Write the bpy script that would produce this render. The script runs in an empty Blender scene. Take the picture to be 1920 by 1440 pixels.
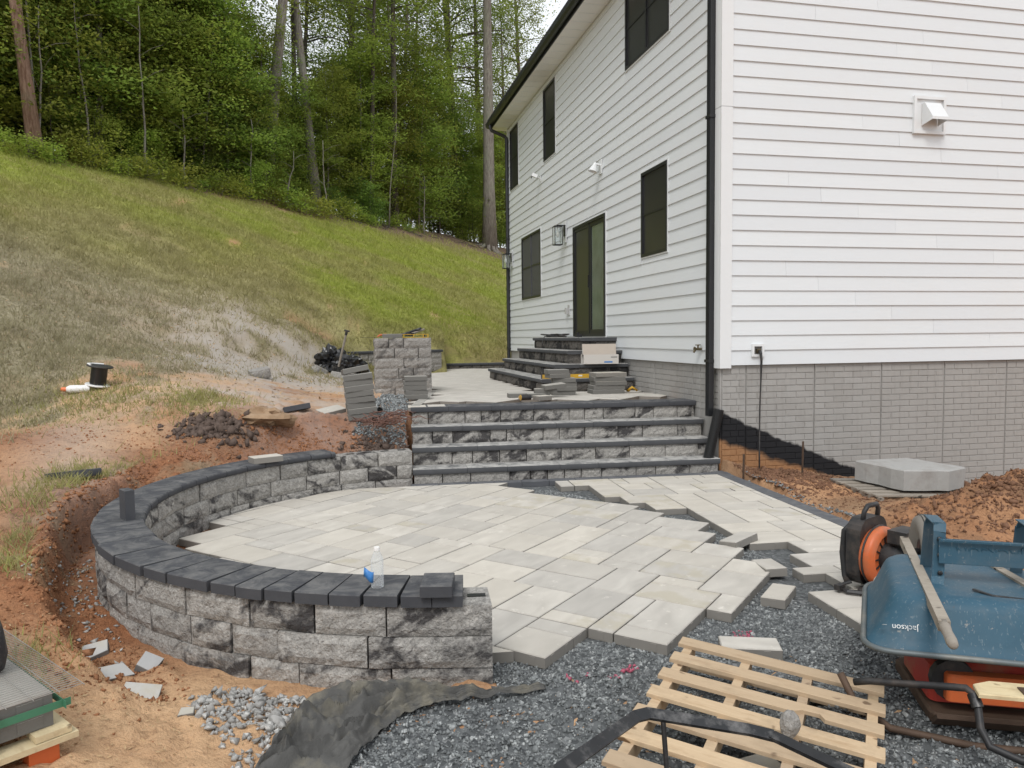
import bpy, bmesh, math, random
import numpy as np
from mathutils import Vector, Matrix, Euler
random.seed(7)
PI = math.pi; R = math.radians
sc = bpy.context.scene
COL = sc.collection
# ---------------------------------------------------------------- camera
cam = bpy.data.cameras.new('camera'); co = bpy.data.objects.new('camera', cam); COL.objects.link(co)
yaw, pit, rol = .220218, -.0628439, -.0108773
F = Vector((math.sin(yaw)*math.cos(pit), math.cos(yaw)*math.cos(pit), math.sin(pit)))
R0 = Vector((math.cos(yaw), -math.sin(yaw), 0)); U0 = R0.cross(F)
Rv = R0*math.cos(rol)+U0*math.sin(rol); Uv = -R0*math.sin(rol)+U0*math.cos(rol)
m = Matrix((Rv, Uv, -F)).transposed().to_4x4(); m.translation = (-4.40653, -8.26552, .373877)
co.matrix_world = m
cam.sensor_fit = 'HORIZONTAL'; cam.sensor_width = 36; cam.lens = 36*1420.41/1920
cam.clip_start = .05; cam.clip_end = 800
sc.camera = co
# ---------------------------------------------------------------- overcast sky, soft sun, exposure
SUN_EL, SUN_AZ = R(52), R(208)             # azimuth clockwise from +Y
w = bpy.data.worlds.new('World'); sc.world = w; w.use_nodes = True
nt = w.node_tree; nt.nodes.clear()
sky = nt.nodes.new('ShaderNodeTexSky'); sky.sky_type = 'NISHITA'; sky.sun_disc = False
sky.sun_elevation = SUN_EL; sky.sun_rotation = SUN_AZ; sky.air_density = 1.0; sky.dust_density = 4.0; sky.ozone_density = 1.0
mix = nt.nodes.new('ShaderNodeMix'); mix.data_type = 'RGBA'; mix.inputs[0].default_value = .9
mix.inputs[7].default_value = (10.2, 10.6, 11.1, 1)
bg = nt.nodes.new('ShaderNodeBackground'); bg.inputs[1].default_value = .1
out = nt.nodes.new('ShaderNodeOutputWorld')
nt.links.new(sky.outputs[0], mix.inputs[6]); nt.links.new(mix.outputs[2], bg.inputs[0]); nt.links.new(bg.outputs[0], out.inputs[0])
sl = bpy.data.lights.new('sun', 'SUN'); sl.energy = 1.5; sl.angle = R(20); sl.color = (1, .98, .95)
so = bpy.data.objects.new('sun', sl); COL.objects.link(so)
so.rotation_euler = Vector((-math.sin(SUN_AZ)*math.cos(SUN_EL), -math.cos(SUN_AZ)*math.cos(SUN_EL), -math.sin(SUN_EL))).to_track_quat('-Z', 'Y').to_euler()
sc.view_settings.view_transform = 'Standard'; sc.view_settings.look = 'None'
sc.view_settings.exposure = 0.16; sc.view_settings.gamma = 1; sc.view_settings.use_curve_mapping = False
sc.render.engine = 'CYCLES'; sc.cycles.use_denoising = True
sc.cycles.max_bounces = 6; sc.cycles.diffuse_bounces = 3; sc.cycles.glossy_bounces = 3; sc.cycles.transmission_bounces = 8; sc.cycles.transparent_max_bounces = 12
sc.cycles.caustics_reflective = False; sc.cycles.caustics_refractive = False
sc.cycles.use_adaptive_sampling = True; sc.cycles.adaptive_threshold = .015

# ---------------------------------------------------------------- node helpers
class NT:
    def __init__(s, name):
        s.m = bpy.data.materials.new(name); s.m.use_nodes = True; s.t = s.m.node_tree; s.t.nodes.clear()
        s.o = s.n('OutputMaterial'); s.b = s.n('BsdfPrincipled'); s.l(s.b.outputs[0], s.o.inputs[0])
    def n(s, k): return s.t.nodes.new('ShaderNode'+k)
    def l(s, a, b): s.t.links.new(a, b)
    def put(s, sock, v):
        if hasattr(v, 'links'): s.l(v, sock)
        elif isinstance(v, (tuple, list)): sock.default_value = tuple(v)+((1,) if len(v) == 3 and len(sock.default_value) == 4 else ())
        else: sock.default_value = v
    def mix(s, f, a, b, mode='MIX'):
        k = s.n('Mix'); k.data_type = 'RGBA'; k.blend_type = mode
        s.put(k.inputs[0], f); s.put(k.inputs[6], a); s.put(k.inputs[7], b); return k.outputs[2]
    def math(s, op, a, b=0., c=None, clamp=False):
        k = s.n('Math'); k.operation = op; k.use_clamp = clamp; s.put(k.inputs[0], a); s.put(k.inputs[1], b)
        if c is not None: s.put(k.inputs[2], c)
        return k.outputs[0]
    def noise(s, v, sc_, det=4, rough=.55, dist=0., col=False):
        k = s.n('TexNoise'); k.inputs['Scale'].default_value = sc_; k.inputs['Detail'].default_value = det
        k.inputs['Roughness'].default_value = rough; k.inputs['Distortion'].default_value = dist
        if v is not None: s.l(v, k.inputs['Vector'])
        return k.outputs['Color' if col else 'Fac']
    def ramp(s, f, stops, interp='LINEAR'):
        k = s.n('ValToRGB'); e = k.color_ramp.elements; k.color_ramp.interpolation = interp
        while len(e) < len(stops): e.new(.5)
        for el, (p, c) in zip(e, stops):
            el.position = p; el.color = (tuple(c)+(1,)) if isinstance(c, (tuple, list)) else (c, c, c, 1)
        s.l(f, k.inputs[0]); return k.outputs[0]
    def obj(s): return s.n('TexCoord').outputs['Object']
    def pos(s): return s.n('NewGeometry').outputs['Position']
    def rnd(s): return s.n('ObjectInfo').outputs['Random']
    def orand(s, amt=40.):                     # object coordinates shifted by the object's own random number
        k = s.n('VectorMath'); k.operation = 'ADD'; c = s.n('CombineXYZ')
        r = s.rnd(); a = s.math('MULTIPLY', r, amt); b = s.math('MULTIPLY', s.math('FRACT', s.math('MULTIPLY', r, 17.13)), amt); d = s.math('MULTIPLY', s.math('FRACT', s.math('MULTIPLY', r, 91.7)), amt)
        s.l(a, c.inputs[0]); s.l(b, c.inputs[1]); s.l(d, c.inputs[2])
        s.l(s.obj(), k.inputs[0]); s.l(c.outputs[0], k.inputs[1]); return k.outputs[0]
    def scale(s, v, xyz):
        k = s.n('VectorMath'); k.operation = 'MULTIPLY'; s.l(v, k.inputs[0]); k.inputs[1].default_value = xyz; return k.outputs[0]
    def sep(s, v):
        k = s.n('SeparateXYZ'); s.l(v, k.inputs[0]); return k.outputs
    def attr(s, name):
        k = s.n('Attribute'); k.attribute_name = name; return k
    def bump(s, h, st=.3, d=.01, prev=None):
        k = s.n('Bump'); k.inputs['Strength'].default_value = st; k.inputs['Distance'].default_value = d; s.l(h, k.inputs['Height'])
        if prev is not None: s.l(prev, k.inputs['Normal'])
        s.l(k.outputs[0], s.b.inputs['Normal']); return k.outputs[0]
    def set(s, col=None, rough=None, metal=None, spec=None):
        if col is not None: s.put(s.b.inputs['Base Color'], col)
        if rough is not None: s.put(s.b.inputs['Roughness'], rough)
        if metal is not None: s.put(s.b.inputs['Metallic'], metal)
        if spec is not None: s.put(s.b.inputs['Specular IOR Level'], spec)
        return s.m
def simple(name, col, rough=.6, metal=0, var=.12, scale=12, bump=0., bscale=60, spec=.4, dirt=None, dirt_amt=.5, dscale=5):
    t = NT(name); v = t.orand()
    a = t.noise(v, scale, 5)
    c = t.mix(a, tuple(x*(1-var) for x in col), tuple(min(1, x*(1+var)) for x in col))
    if dirt: c = t.mix(t.math('MULTIPLY', t.ramp(t.noise(v, dscale, 6, .65), [(.48, 0.), (.66, 1.)]), dirt_amt), c, dirt)
    if bump: t.bump(t.noise(v, bscale, 4), bump, .01)
    return t.set(c, rough, metal, spec)
MAT = {}
# ---------------------------------------------------------------- mesh helpers
class MB:
    def __init__(s): s.v = []; s.f = []; s.mi = []
    def add(s, V, F_, mi=0):
        o = len(s.v); s.v.extend([tuple(map(float, p)) for p in V]); s.f.extend([tuple(i+o for i in f) for f in F_]); s.mi.extend([mi]*len(F_)); return s
    def box(s, c, d, M=None, mi=0, taper=1.):
        x, y, z = [k/2 for k in d]
        V = [Vector((sx*x*(taper if sz > 0 else 1), sy*y*(taper if sz > 0 else 1), sz*z)) for sz in (-1, 1) for sy in (-1, 1) for sx in (-1, 1)]
        if M is not None: V = [M@p for p in V]
        V = [p+Vector(c) for p in V]
        return s.add(V, [(0, 2, 3, 1), (4, 5, 7, 6), (0, 1, 5, 4), (2, 6, 7, 3), (0, 4, 6, 2), (1, 3, 7, 5)], mi)
    def prism(s, poly, z0, z1, c=0., mi=0, cb=0.):
        """vertical prism over a counter-clockwise polygon, with chamfered top (c) and bottom (cb)"""
        n = len(poly); P = [Vector((p[0], p[1])) for p in poly]; ctr = sum(P, Vector((0, 0)))/n
        def inset(k):
            out_ = []
            for i in range(n):
                a, b, d = P[i-1], P[i], P[(i+1) % n]
                e0 = (b-a).normalized(); e1 = (d-b).normalized(); n0 = Vector((-e0.y, e0.x)); n1 = Vector((-e1.y, e1.x))
                q = n0+n1; q = q/max(.3, (1+n0.dot(n1))); out_.append(b+q*k)
            return out_
        rings = []
        if cb: rings.append((inset(cb), z0)); rings.append((P, z0+cb))
        else: rings.append((P, z0))
        if c: rings.append((P, z1-c)); rings.append((inset(c), z1))
        else: rings.append((P, z1))
        V = [(p.x, p.y, z) for r_, z in rings for p in r_]; F_ = [tuple(range(n-1, -1, -1))]
        for k in range(len(rings)-1):
            for i in range(n):
                j = (i+1) % n; F_.append((k*n+i, k*n+j, (k+1)*n+j, (k+1)*n+i))
        F_.append(tuple(range((len(rings)-1)*n, len(rings)*n))); return s.add(V, F_, mi)
    def tube(s, pts, r, n=8, mi=0, cap=True, flat=None):
        P = [Vector(p) for p in pts]; rr = r if isinstance(r, (list, tuple)) else [r]*len(P)
        V = []; F_ = []; prev = None
        for i, p in enumerate(P):
            t = (P[min(i+1, len(P)-1)]-P[max(i-1, 0)]).normalized()
            if prev is None:
                a = Vector((0, 0, 1)) if abs(t.z) < .9 else Vector((1, 0, 0)); u = t.cross(a).normalized()
            else: u = (prev-t*prev.dot(t)).normalized()
            prev = u; vv = t.cross(u)
            for k in range(n):
                A = 2*PI*k/n; fx, fy = (1, 1) if flat is None else flat
                V.append(p+(u*math.cos(A)*fx+vv*math.sin(A)*fy)*rr[i])
        for i in range(len(P)-1):
            for k in range(n):
                j = (k+1) % n; F_.append((i*n+k, i*n+j, (i+1)*n+j, (i+1)*n+k))
        if cap: F_.append(tuple(range(n-1, -1, -1))); F_.append(tuple(range((len(P)-1)*n, len(P)*n)))
        return s.add(V, F_, mi)
    def bar(s, p0, p1, w_, h_, up=(0, 0, 1), mi=0):
        p0 = Vector(p0); p1 = Vector(p1); t = (p1-p0); L = t.length; t.normalize(); u = Vector(up); sd = t.cross(u).normalized(); u = sd.cross(t)
        M = Matrix((t, sd, u)).transposed(); return s.box((p0+p1)/2, (L, w_, h_), M, mi)
    def lathe(s, prof, n=16, M=None, mi=0):
        V = []; F_ = []
        for r_, z in prof:
            for k in range(n):
                A = 2*PI*k/n; p = Vector((r_*math.cos(A), r_*math.sin(A), z)); V.append(M@p if M is not None else p)
        for i in range(len(prof)-1):
            for k in range(n):
                j = (k+1) % n; F_.append((i*n+k, i*n+j, (i+1)*n+j, (i+1)*n+k))
        F_.append(tuple(range(n-1, -1, -1))); F_.append(tuple(range((len(prof)-1)*n, len(prof)*n)))
        return s.add(V, F_, mi)
    def mesh(s, name, mats, smooth=False):
        me = bpy.data.meshes.new(name); me.from_pydata(s.v, [], s.f)
        for mt in (mats if isinstance(mats, (list, tuple)) else [mats]): me.materials.append(mt)
        if any(s.mi): me.polygons.foreach_set('material_index', s.mi)
        if smooth:
            me.polygons.foreach_set('use_smooth', [True]*len(me.polygons))
            if smooth is not True: me.set_sharp_from_angle(angle=R(smooth))
        me.update(); return me
    def build(s, name, mats, parent=None, smooth=False, loc=None, rot=None):
        return link(name, s.mesh(name, mats, smooth), parent, loc, rot)
def link(name, me, parent=None, loc=None, rot=None):
    o = bpy.data.objects.new(name, me); COL.objects.link(o)
    if parent is not None: o.parent = parent
    if loc is not None: o.location = loc
    if rot is not None: o.rotation_euler = rot
    return o
def thing(name, label, cat, loc=(0, 0, 0), rz=0., group=None, rot=None):
    o = bpy.data.objects.new(name, None); COL.objects.link(o); o.location = loc; o.rotation_euler = rot or (0, 0, rz); o.empty_display_size = .1
    return tag(o, label, cat, group)
def tag(o, label=None, cat=None, group=None, kind=None):
    if label: o['label'] = label
    if cat: o['category'] = cat
    if group: o['group'] = group
    if kind: o['kind'] = kind
    return o
def np_mesh(name, V, Fc, mat, k=3):
    """mesh from numpy arrays; every face has k corners"""
    me = bpy.data.meshes.new(name); V = np.asarray(V, np.float32); Fc = np.asarray(Fc, np.int32)
    me.vertices.add(len(V)); me.vertices.foreach_set('co', V.ravel())
    me.loops.add(Fc.size); me.loops.foreach_set('vertex_index', Fc.ravel())
    me.polygons.add(len(Fc)); me.polygons.foreach_set('loop_start', np.arange(0, Fc.size, k, dtype=np.int32))
    me.update(calc_edges=True); me.materials.append(mat); return me
def rotz(v, a): c, s_ = math.cos(a), math.sin(a); return (v[0]*c-v[1]*s_, v[0]*s_+v[1]*c)
# ---------------------------------------------------------------- terrain heights
def hash2(i, j, s):
    n = (i*374761393 + j*668265263 + s*1442695041).astype(np.int64) & 0x7fffffff
    n = ((n ^ (n >> 13))*1274126177) & 0x7fffffff
    return ((n ^ (n >> 16)) & 0xffff)/65535.0
def vnoise(x, y, s=0):
    xi = np.floor(x).astype(np.int64); yi = np.floor(y).astype(np.int64)
    u = x-xi; v = y-yi; u = u*u*(3-2*u); v = v*v*(3-2*v)
    a = hash2(xi, yi, s); b = hash2(xi+1, yi, s); c = hash2(xi, yi+1, s); d = hash2(xi+1, yi+1, s)
    return (a*(1-u)+b*u)*(1-v)+(c*(1-u)+d*u)*v
def fbm(x, y, f, o=4, s=0, g=.5):
    r = 0; a = 1; t = 0
    for k in range(o):
        r = r+a*(vnoise(x*f, y*f, s+k)*2-1); t += a; a *= g; f *= 2.03
    return r/t
def sstep(a, b, x):
    t = np.clip((x-a)/(b-a), 0, 1); return t*t*(3-2*t)
CAMP = (-4.40653, -8.26552, .373877)
WC = (-3.464, -2.144)                       # centre of the curved wall
def ucoord(x, y): return -.77*(x-CAMP[0])+.64*(y-CAMP[1])
def hillz(x, y):
    U = ucoord(x, y)
    z = -.346+.47*(np.minimum(U, 22.5)-8.97)
    z = z+np.clip(U-22.5, 0, 6)*.18-np.clip(U-30, 0, 200)*.22
    return z+.12*fbm(x, y, .18, 3, 5)+.03*fbm(x, y, .9, 3, 9)
CTRL = np.array([(-5.6,-5.31,-1.15),(-5.21,-5.24,-1.2),(-4.95,-5.1,-1.27),(-5.23,-4.7,-1.29),(-5.55,-4.74,-1.17),(-5.78,-4.33,-1.07),(-6.15,-3.67,-.97),
 (-6.55,-2.69,-.9),(-7.09,-1.23,-.78),(-7.08,-.4,-.68),(-6.9,.61,-.55),(-8.14,1.18,-.45),(-5.76,.25,-.55),(-6.4,-2.3,-.84),(-6.35,-1.6,-.8),(-6.05,-.75,-.78),
 (-6.59,-1.3,-.76),(-5.26,.42,-.5),(-4.96,1.13,-.46),(-4.3,.15,-.84),(-4.0,.1,-.86),(-4.9,-.05,-.8),(-5.5,-.35,-.8),(-4.24,1.05,-.57),(-3.95,.65,-.62),(-3.85,1.6,-.5),(-4.03,3.3,-.47),(-4.6,2.4,-.42),
 (-5.64,4.08,-.22),(-7.24,1.6,-.19),(-5.0,3.2,-.36),(-3.6,5.5,-.45),(-4.6,6,-.33),(-4.3,6.8,-.34),(-2.5,8,-.47),(-1.5,11,-.47),(-3,11,-.35),(-2.8,1.5,-.55),(-1,1.5,-.55),(-1,6,-.55),(1,8,-.55),
 (.02,-.1,-1.17),(.34,-.1,-1.24),(1.06,-.1,-1.31),(1.66,-.1,-1.42),(2.59,-.1,-1.56),(3.4,-.1,-1.72),(4.4,-.1,-1.88),(7,-.1,-2.2),(.05,-1.5,-1.3),(-.05,-3,-1.31),(.9,-1,-1.33),(2.5,-1.2,-1.5),(4.5,-1.6,-1.8),(8,-3,-2.3),
 (1,-2,-1.34),(2.6,-2.4,-1.5),(1,-3.6,-1.36),(0,-4.6,-1.34),(3,-5,-1.55),(-1,-6,-1.33),(-2.5,-6.5,-1.31),(-3.7,-5.2,-1.31),(-4.4,-5.3,-1.28),(-1.6,-5.2,-1.32),(0,-7.5,-1.3),(-3,-8.5,-1.2),(-4.4,-8.3,-1.15),(-6,-7,-1.12),(-8,-5,-.95),(-9,-2,-.7),(-6,-10,-1.1),(2,-9,-1.35),
 (-4.3,-4.95,-1.28),(-3.8,-4.9,-1.30),(-4.9,-4.55,-1.29),(-10,2,.15),(-11,-1,-.3),(-9.5,-4,-.75),(-6.5,5,.12),(-8,4,.5),(-5.6,8.2,.0),(-4.6,7.6,-.33),(-3.3,8.7,-.45)], float)
_P = np.array(CTRL[:, :2]); _Z = CTRL[:, 2]
def _tk(r2): return .5*r2*np.log(r2+1e-9)
_n = len(_P); _K = _tk(((_P[:, None]-_P[None])**2).sum(2))+np.eye(_n)*.02
_A = np.zeros((_n+3, _n+3)); _A[:_n, :_n] = _K; _A[:_n, _n] = 1; _A[_n, :_n] = 1; _A[:_n, _n+1:] = _P; _A[_n+1:, :_n] = _P.T
_W = np.linalg.solve(_A, np.concatenate([_Z, [0, 0, 0]]))
def tps(x, y):
    sh = x.shape; q = np.c_[x.ravel(), y.ravel()]; out = np.empty(len(q))
    for i in range(0, len(q), 20000):
        d = ((q[i:i+20000, None]-_P[None])**2).sum(2)
        out[i:i+20000] = _tk(d)@_W[:_n]+_W[_n]+q[i:i+20000]@_W[_n+1:]
    return out.reshape(sh)
def inpoly(x, y, poly):
    r = np.zeros(np.shape(x), bool); n = len(poly)
    for i in range(n):
        x0, y0 = poly[i]; x1, y1 = poly[(i+1) % n]
        c = ((y0 > y) != (y1 > y)) & (x < (x1-x0)*(y-y0)/((y1-y0) if y1 != y0 else 1e-9)+x0); r ^= c
    return r
def ground(x, y):
    """height of the ground with the excavation, trench and mounds"""
    x = np.asarray(x, float); y = np.asarray(y, float)
    U = ucoord(x, y)
    near = np.hypot(x+3.5, y+1.5)
    w = np.maximum(sstep(9.3, 11.0, U)*sstep(-3.2, -5.5, x), sstep(13, 17, near)*sstep(6, 9, U))
    zt = tps(np.clip(x, -12, 9), np.clip(y, -11, 13))
    z = zt*(1-w)+hillz(x, y)*w
    dw = (x+4.9)*-.5+(y-8.4)*.866                # behind the low garden wall the slope rises
    w3 = sstep(.12, .45, dw)*sstep(-1.2, -1.9, x)*sstep(-6.6, -4.9, x)
    z = z*(1-w3)+np.minimum(hillz(x, y), -.02+dw*(.5+.3*np.clip(dw, 0, 9)))*w3
    # behind the far end of the upper patio the slope rises again
    wb = sstep(11.6, 13.5, y)*sstep(14, 9, x)
    z = z*(1-wb)+np.maximum(hillz(x, y), -.4)*wb
    # mounds of dug soil
    for mx, my, r, h in ((1.15, -2.85, .62, .26), (1.75, -2.7, .6, .3), (.35, -1.05, .3, .07), (.55, -.45, .35, .05), (2.6, -2.3, .7, .2), (-6.6, .75, .8, .12), (-5.2, -.02, .55, .08), (-4.55, .55, .35, .12), (-7.6, -.2, .6, .12)):
        z = z+h*np.exp(-((x-mx)**2+(y-my)**2)/(r*r))
    dirt = dirtmask(x, y)
    z = z+dirt*(.045*fbm(x, y, 2.2, 4, 21)+.055*np.abs(fbm(x, y, 7, 4, 31))-.015)
    mm = np.exp(-(((x-1.5)/1.3)**2+((y+2.7)/.6)**2))
    z = z+mm*.17*np.abs(fbm(x, y, 6, 4, 77))
    # trench outside the wall
    dx = x-WC[0]; dy = y-WC[1]; r = np.hypot(dx, dy); th = np.degrees(np.arctan2(dy, dx)) % 360
    k = sstep(150, 176, th)*(1-sstep(243, 256, th))
    rim = 2.93+.17*sstep(190, 235, th)+.07*fbm(th*.12, z*3, 1.2, 4, 3)+.035*fbm(x, y, 8, 3, 12)
    bot = -1.22-.09*sstep(190, 235, th)+.03*fbm(x, y, 5, 3, 8)
    q = sstep(rim-.07, rim+.04, r)
    zin = bot*(1-q)+z*q
    z = np.where((r > 2.5) & (r < 3.4), z*(1-k)+np.minimum(zin, z)*k, z)
    z = z+.05*np.abs(fbm(x, y, 10, 4, 37))*sstep(2.66, 2.8, r)*(1-sstep(3.2, 3.5, r))*sstep(95, 110, th)*(1-sstep(250, 262, th))
    kb = sstep(164, 150, th)*(th > 80)
    z = np.where((r < 3.6), z*(1-kb)+np.minimum(z, -.93+.95*(r-2.63)+.05*fbm(x, y, 9, 3, 19))*kb, z)
    # cut below the paving and the stairs
    cut = (r < 2.62) | inpoly(x, y, [(-3.5, -4.75), (-1.6, -4.85), (-.17, -4.8), (-.02, -2.9), (.12, -.2), (.02, 0), (.02, .80), (-3.68, 1.06), (-3.68, -.1)])
    z = np.where(cut, -1.328, z)
    up = inpoly(x, y, [(-3.62, 1.06), (.3, .80), (.3, 12.15), (-1.75, 12.15), (-1.95, 9.95), (-3.05, 9.25), (-3.05, 4.4), (-3.55, 2.2)])
    z = np.where(up & ~cut, -.545, z)
    gr = inpoly(x, y, [(-4.35, -5.0), (-3.6, -4.7), (-.1, -4.8), (-.1, -7.2), (-3.3, -7.2), (-4.3, -5.6)])
    return z
def dirtmask(x, y):
    """1 = bare soil, 0 = grass"""
    U = ucoord(x, y)+.55*fbm(x, y, .7, 4, 55)
    m = 1-sstep(7.9, 8.7, U+.35*np.clip(-5.4-x, 0, 3)*.5)
    far = sstep(21.3, 22.3, ucoord(x, y)+1.2*fbm(x, y, .35, 3, 71)-.10*np.clip(y-8, 0, 20)*-.25)
    sp = np.exp(-(((x+5.1)/.6)**2+((y-8.75)/.55)**2))+np.exp(-(((x+5.15)/.5)**2+((y-2.5)/.45)**2))
    m = np.maximum(m, sstep(.35, .7, sp+.3*fbm(x, y, 3, 3, 14)))
    return np.clip(np.maximum(m, far), 0, 1)

def litmask(x, y): return sstep(20.6, 22.0, ucoord(x, y)+1.1*fbm(x, y, .4, 4, 71)+.2*np.clip(x+7, 0, 14))*sstep(-2, 4, y)
def dustmask(x, y):
    """pale stone dust from the saw on the slope left of the pier"""
    d = .9*np.exp(-(((x+4.9)/1.5)**2+((y-4.4)/3.0)**2))+.35*np.exp(-(((x+5.3)/1.6)**2+((y-1.4)/1.0)**2))+.8*np.exp(-(((x+6.0)/1.6)**2+((y-5.6)/2.4)**2))
    return np.clip(d*(.62+.8*fbm(x, y, 1.9, 5, 41)+.75*fbm(x+y, y-x*.4, 4.5, 4, 43))*(1-np.exp(-(((x+5.1)/.7)**2+((y-8.75)/.6)**2))), 0, .74)
def tonemask(x, y):
    """lime = lush yellow-green lawn, drab = thin grey-brown lawn, red = freshly dug red clay"""
    U = ucoord(x, y); n = fbm(x, y*.7, .33, 4, 61)
    lime = sstep(14.2, 18.5, U+.95*np.clip(x+8, -2, 12)+4.2*n)*(.3+.7*sstep(-.4, .3, fbm(x*.6, y, .8, 5, 67)))*sstep(9.9, 12.2, U+.8*n)
    drab = sstep(15.5, 9.5, U+.9*np.clip(x+7, -3, 9)+2.6*n)
    r = np.hypot(x-WC[0], y-WC[1])
    red = sstep(3.7, 2.9, r+.5*fbm(x, y, 2, 3, 33))*sstep(-4.6, -3.6, y)*(x < -3.4)+.9*np.exp(-(((x+7.6)/.9)**2+((y+.1)/.7)**2))+.8*np.exp(-(((x+5.1)/.8)**2+((y-8.75)/.7)**2))+.8*np.exp(-(((x+5.2)/.5)**2+((y-2.6)/.5)**2))+(x > -.2)*sstep(-.5, .1, fbm(x, y, 1.2, 4, 15))*.55
    return np.clip(lime, 0, 1), np.clip(drab, 0, 1), np.clip(red, 0, 1)
# ---------------------------------------------------------------- materials
def mk_ground():
    t = NT('soil_and_grass'); p = t.pos()
    n1 = t.noise(p, .55, 5, .6); n2 = t.noise(p, 3.2, 6, .65); n3 = t.noise(p, 22, 5, .7); n4 = t.noise(p, 90, 3, .6)
    # bare soil: orange clay with pale dry and dark moist patches
    d = t.mix(n2, (.34, .165, .08), (.52, .31, .175)); d = t.mix(t.ramp(n1, [(.4, 0.), (.62, 1.)]), d, (.60, .39, .225))
    d = t.mix(t.math('MULTIPLY', t.ramp(n3, [(.5, 0.), (.72, 1.)]), .55), d, (.17, .08, .04))
    d = t.mix(t.math('MULTIPLY', t.ramp(n4, [(.55, 0.), (.75, 1.)]), .4), d, (.56, .40, .27))
    T = t.attr('tone'); ts = t.n('SeparateColor'); t.l(T.outputs['Color'], ts.inputs[0])
    rc = t.mix(n2, (.20, .078, .036), (.40, .185, .09)); rc = t.mix(t.math('MULTIPLY', t.ramp(n3, [(.48, 0.), (.68, 1.)]), .7), rc, (.09, .036, .02))
    d = t.mix(ts.outputs[2], d, rc)
    # lawn: olive, lush lime and thin grey-brown zones, each mottled
    g2 = t.noise(p, 1.7, 5, .7); mo = t.ramp(g2, [(.33, 0.), (.7, 1.)])
    g = t.mix(mo, (.235, .215, .085), (.40, .365, .14)); g = t.mix(ts.outputs[0], g, t.mix(mo, (.22, .265, .045), (.36, .41, .07))); g = t.mix(ts.outputs[1], g, t.mix(mo, (.235, .20, .13), (.40, .355, .24)))
    g = t.mix(t.math('MULTIPLY', t.ramp(n3, [(.45, 0.), (.68, 1.)]), .6), g, (.12, .10, .055))
    g = t.mix(t.math('MULTIPLY', t.ramp(t.noise(t.scale(p, (.5, 1, 1)), .75, 5, .65), [(.52, 0.), (.68, 1.)]), .6), g, (.36, .265, .15))
    A = t.attr('cover'); s = t.n('SeparateColor'); t.l(A.outputs['Color'], s.inputs[0])
    c = t.mix(s.outputs[0], d, g)
    dust = t.mix(n3, (.37, .35, .325), (.53, .505, .47)); c = t.mix(s.outputs[1], c, dust)
    lit = t.mix(n3, (.075, .05, .03), (.25, .175, .12)); c = t.mix(s.outputs[2], c, lit)
    hb = t.math('ADD', t.math('MULTIPLY', n3, 1.), t.math('MULTIPLY', n4, .6))
    t.bump(hb, .75, .03); return t.set(c, .95, 0, .15)
def mk_leaf(name, c0, c1, c2, tr=.42):
    t = NT(name); p = t.pos(); o = t.rnd()
    c = t.mix(t.ramp(t.noise(p, .9, 3, .6), [(.35, 0.), (.68, 1.)]), c0, c1)
    c = t.mix(t.math('MULTIPLY', t.ramp(t.noise(p, 3.5, 2), [(.55, 0.), (.75, 1.)]), .75), c, c2)
    hs = t.n('HueSaturation'); t.l(c, hs.inputs['Color']); t.l(t.math('ADD', t.math('MULTIPLY', o, .05), .475), hs.inputs['Hue']); t.l(t.math('ADD', t.math('MULTIPLY', o, .6), 1.12), hs.inputs['Value'])
    c = hs.outputs[0]
    tb = t.n('BsdfTranslucent'); t.l(t.mix(.5, c, (.28, .34, .03), 'MULTIPLY') if False else c, tb.inputs[0])
    mx = t.n('MixShader'); mx.inputs[0].default_value = tr; t.set(c, .55, 0, .3)
    t.l(t.b.outputs[0], mx.inputs[1]); t.l(tb.outputs[0], mx.inputs[2]); t.l(mx.outputs[0], t.o.inputs[0]); return t.m
def mk_splitstone(name, light=(.285, .272, .252), light2=(.58, .555, .515), dark=(.028, .026, .029), amt=.0):
    """split-face concrete block: pale grey-beige with broken charcoal streaks"""
    t = NT(name); v = t.orand(); r = t.rnd()
    rot = t.n('VectorRotate'); rot.rotation_type = 'Z_AXIS' if False else 'EULER_XYZ'; t.l(v, rot.inputs['Vector']); rot.inputs['Rotation'].default_value = (.35, .5, .3)
    vs = t.scale(rot.outputs[0], (1, 1, 2.1))
    n = t.noise(vs, 3.1, 4, .55, .9); k = t.noise(vs, 17, 5, .7, .4); f = t.noise(v, 75, 4, .7); g = t.noise(v, 28, 4, .65)
    c = t.mix(t.ramp(k, [(.3, 0.), (.7, 1.)]), light, light2); c = t.mix(t.math('MULTIPLY', t.ramp(f, [(.44, 0.), (.66, 1.)]), .55), c, tuple(x*.42 for x in light))
    c = t.mix(t.math('MULTIPLY', t.math('FRACT', t.math('MULTIPLY', r, 5.3)), .35), c, tuple(x*.72 for x in light))
    sh = t.math('SUBTRACT', t.math('MULTIPLY', r, .20), .105-amt)
    e = t.math('ADD', t.math('ADD', n, sh), t.math('MULTIPLY', t.math('SUBTRACT', g, .5), .30))
    m_ = t.ramp(e, [(.505, 0.), (.565, .4), (.645, 1.)])
    c = t.mix(t.math('MULTIPLY', m_, .86), c, dark)
    b = t.bump(t.noise(v, 11, 5, .7, .3), 1., .035); b = t.bump(g, .7, .014, b); t.bump(f, .6, .007, b)
    return t.set(c, .92, 0, .2)
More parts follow.
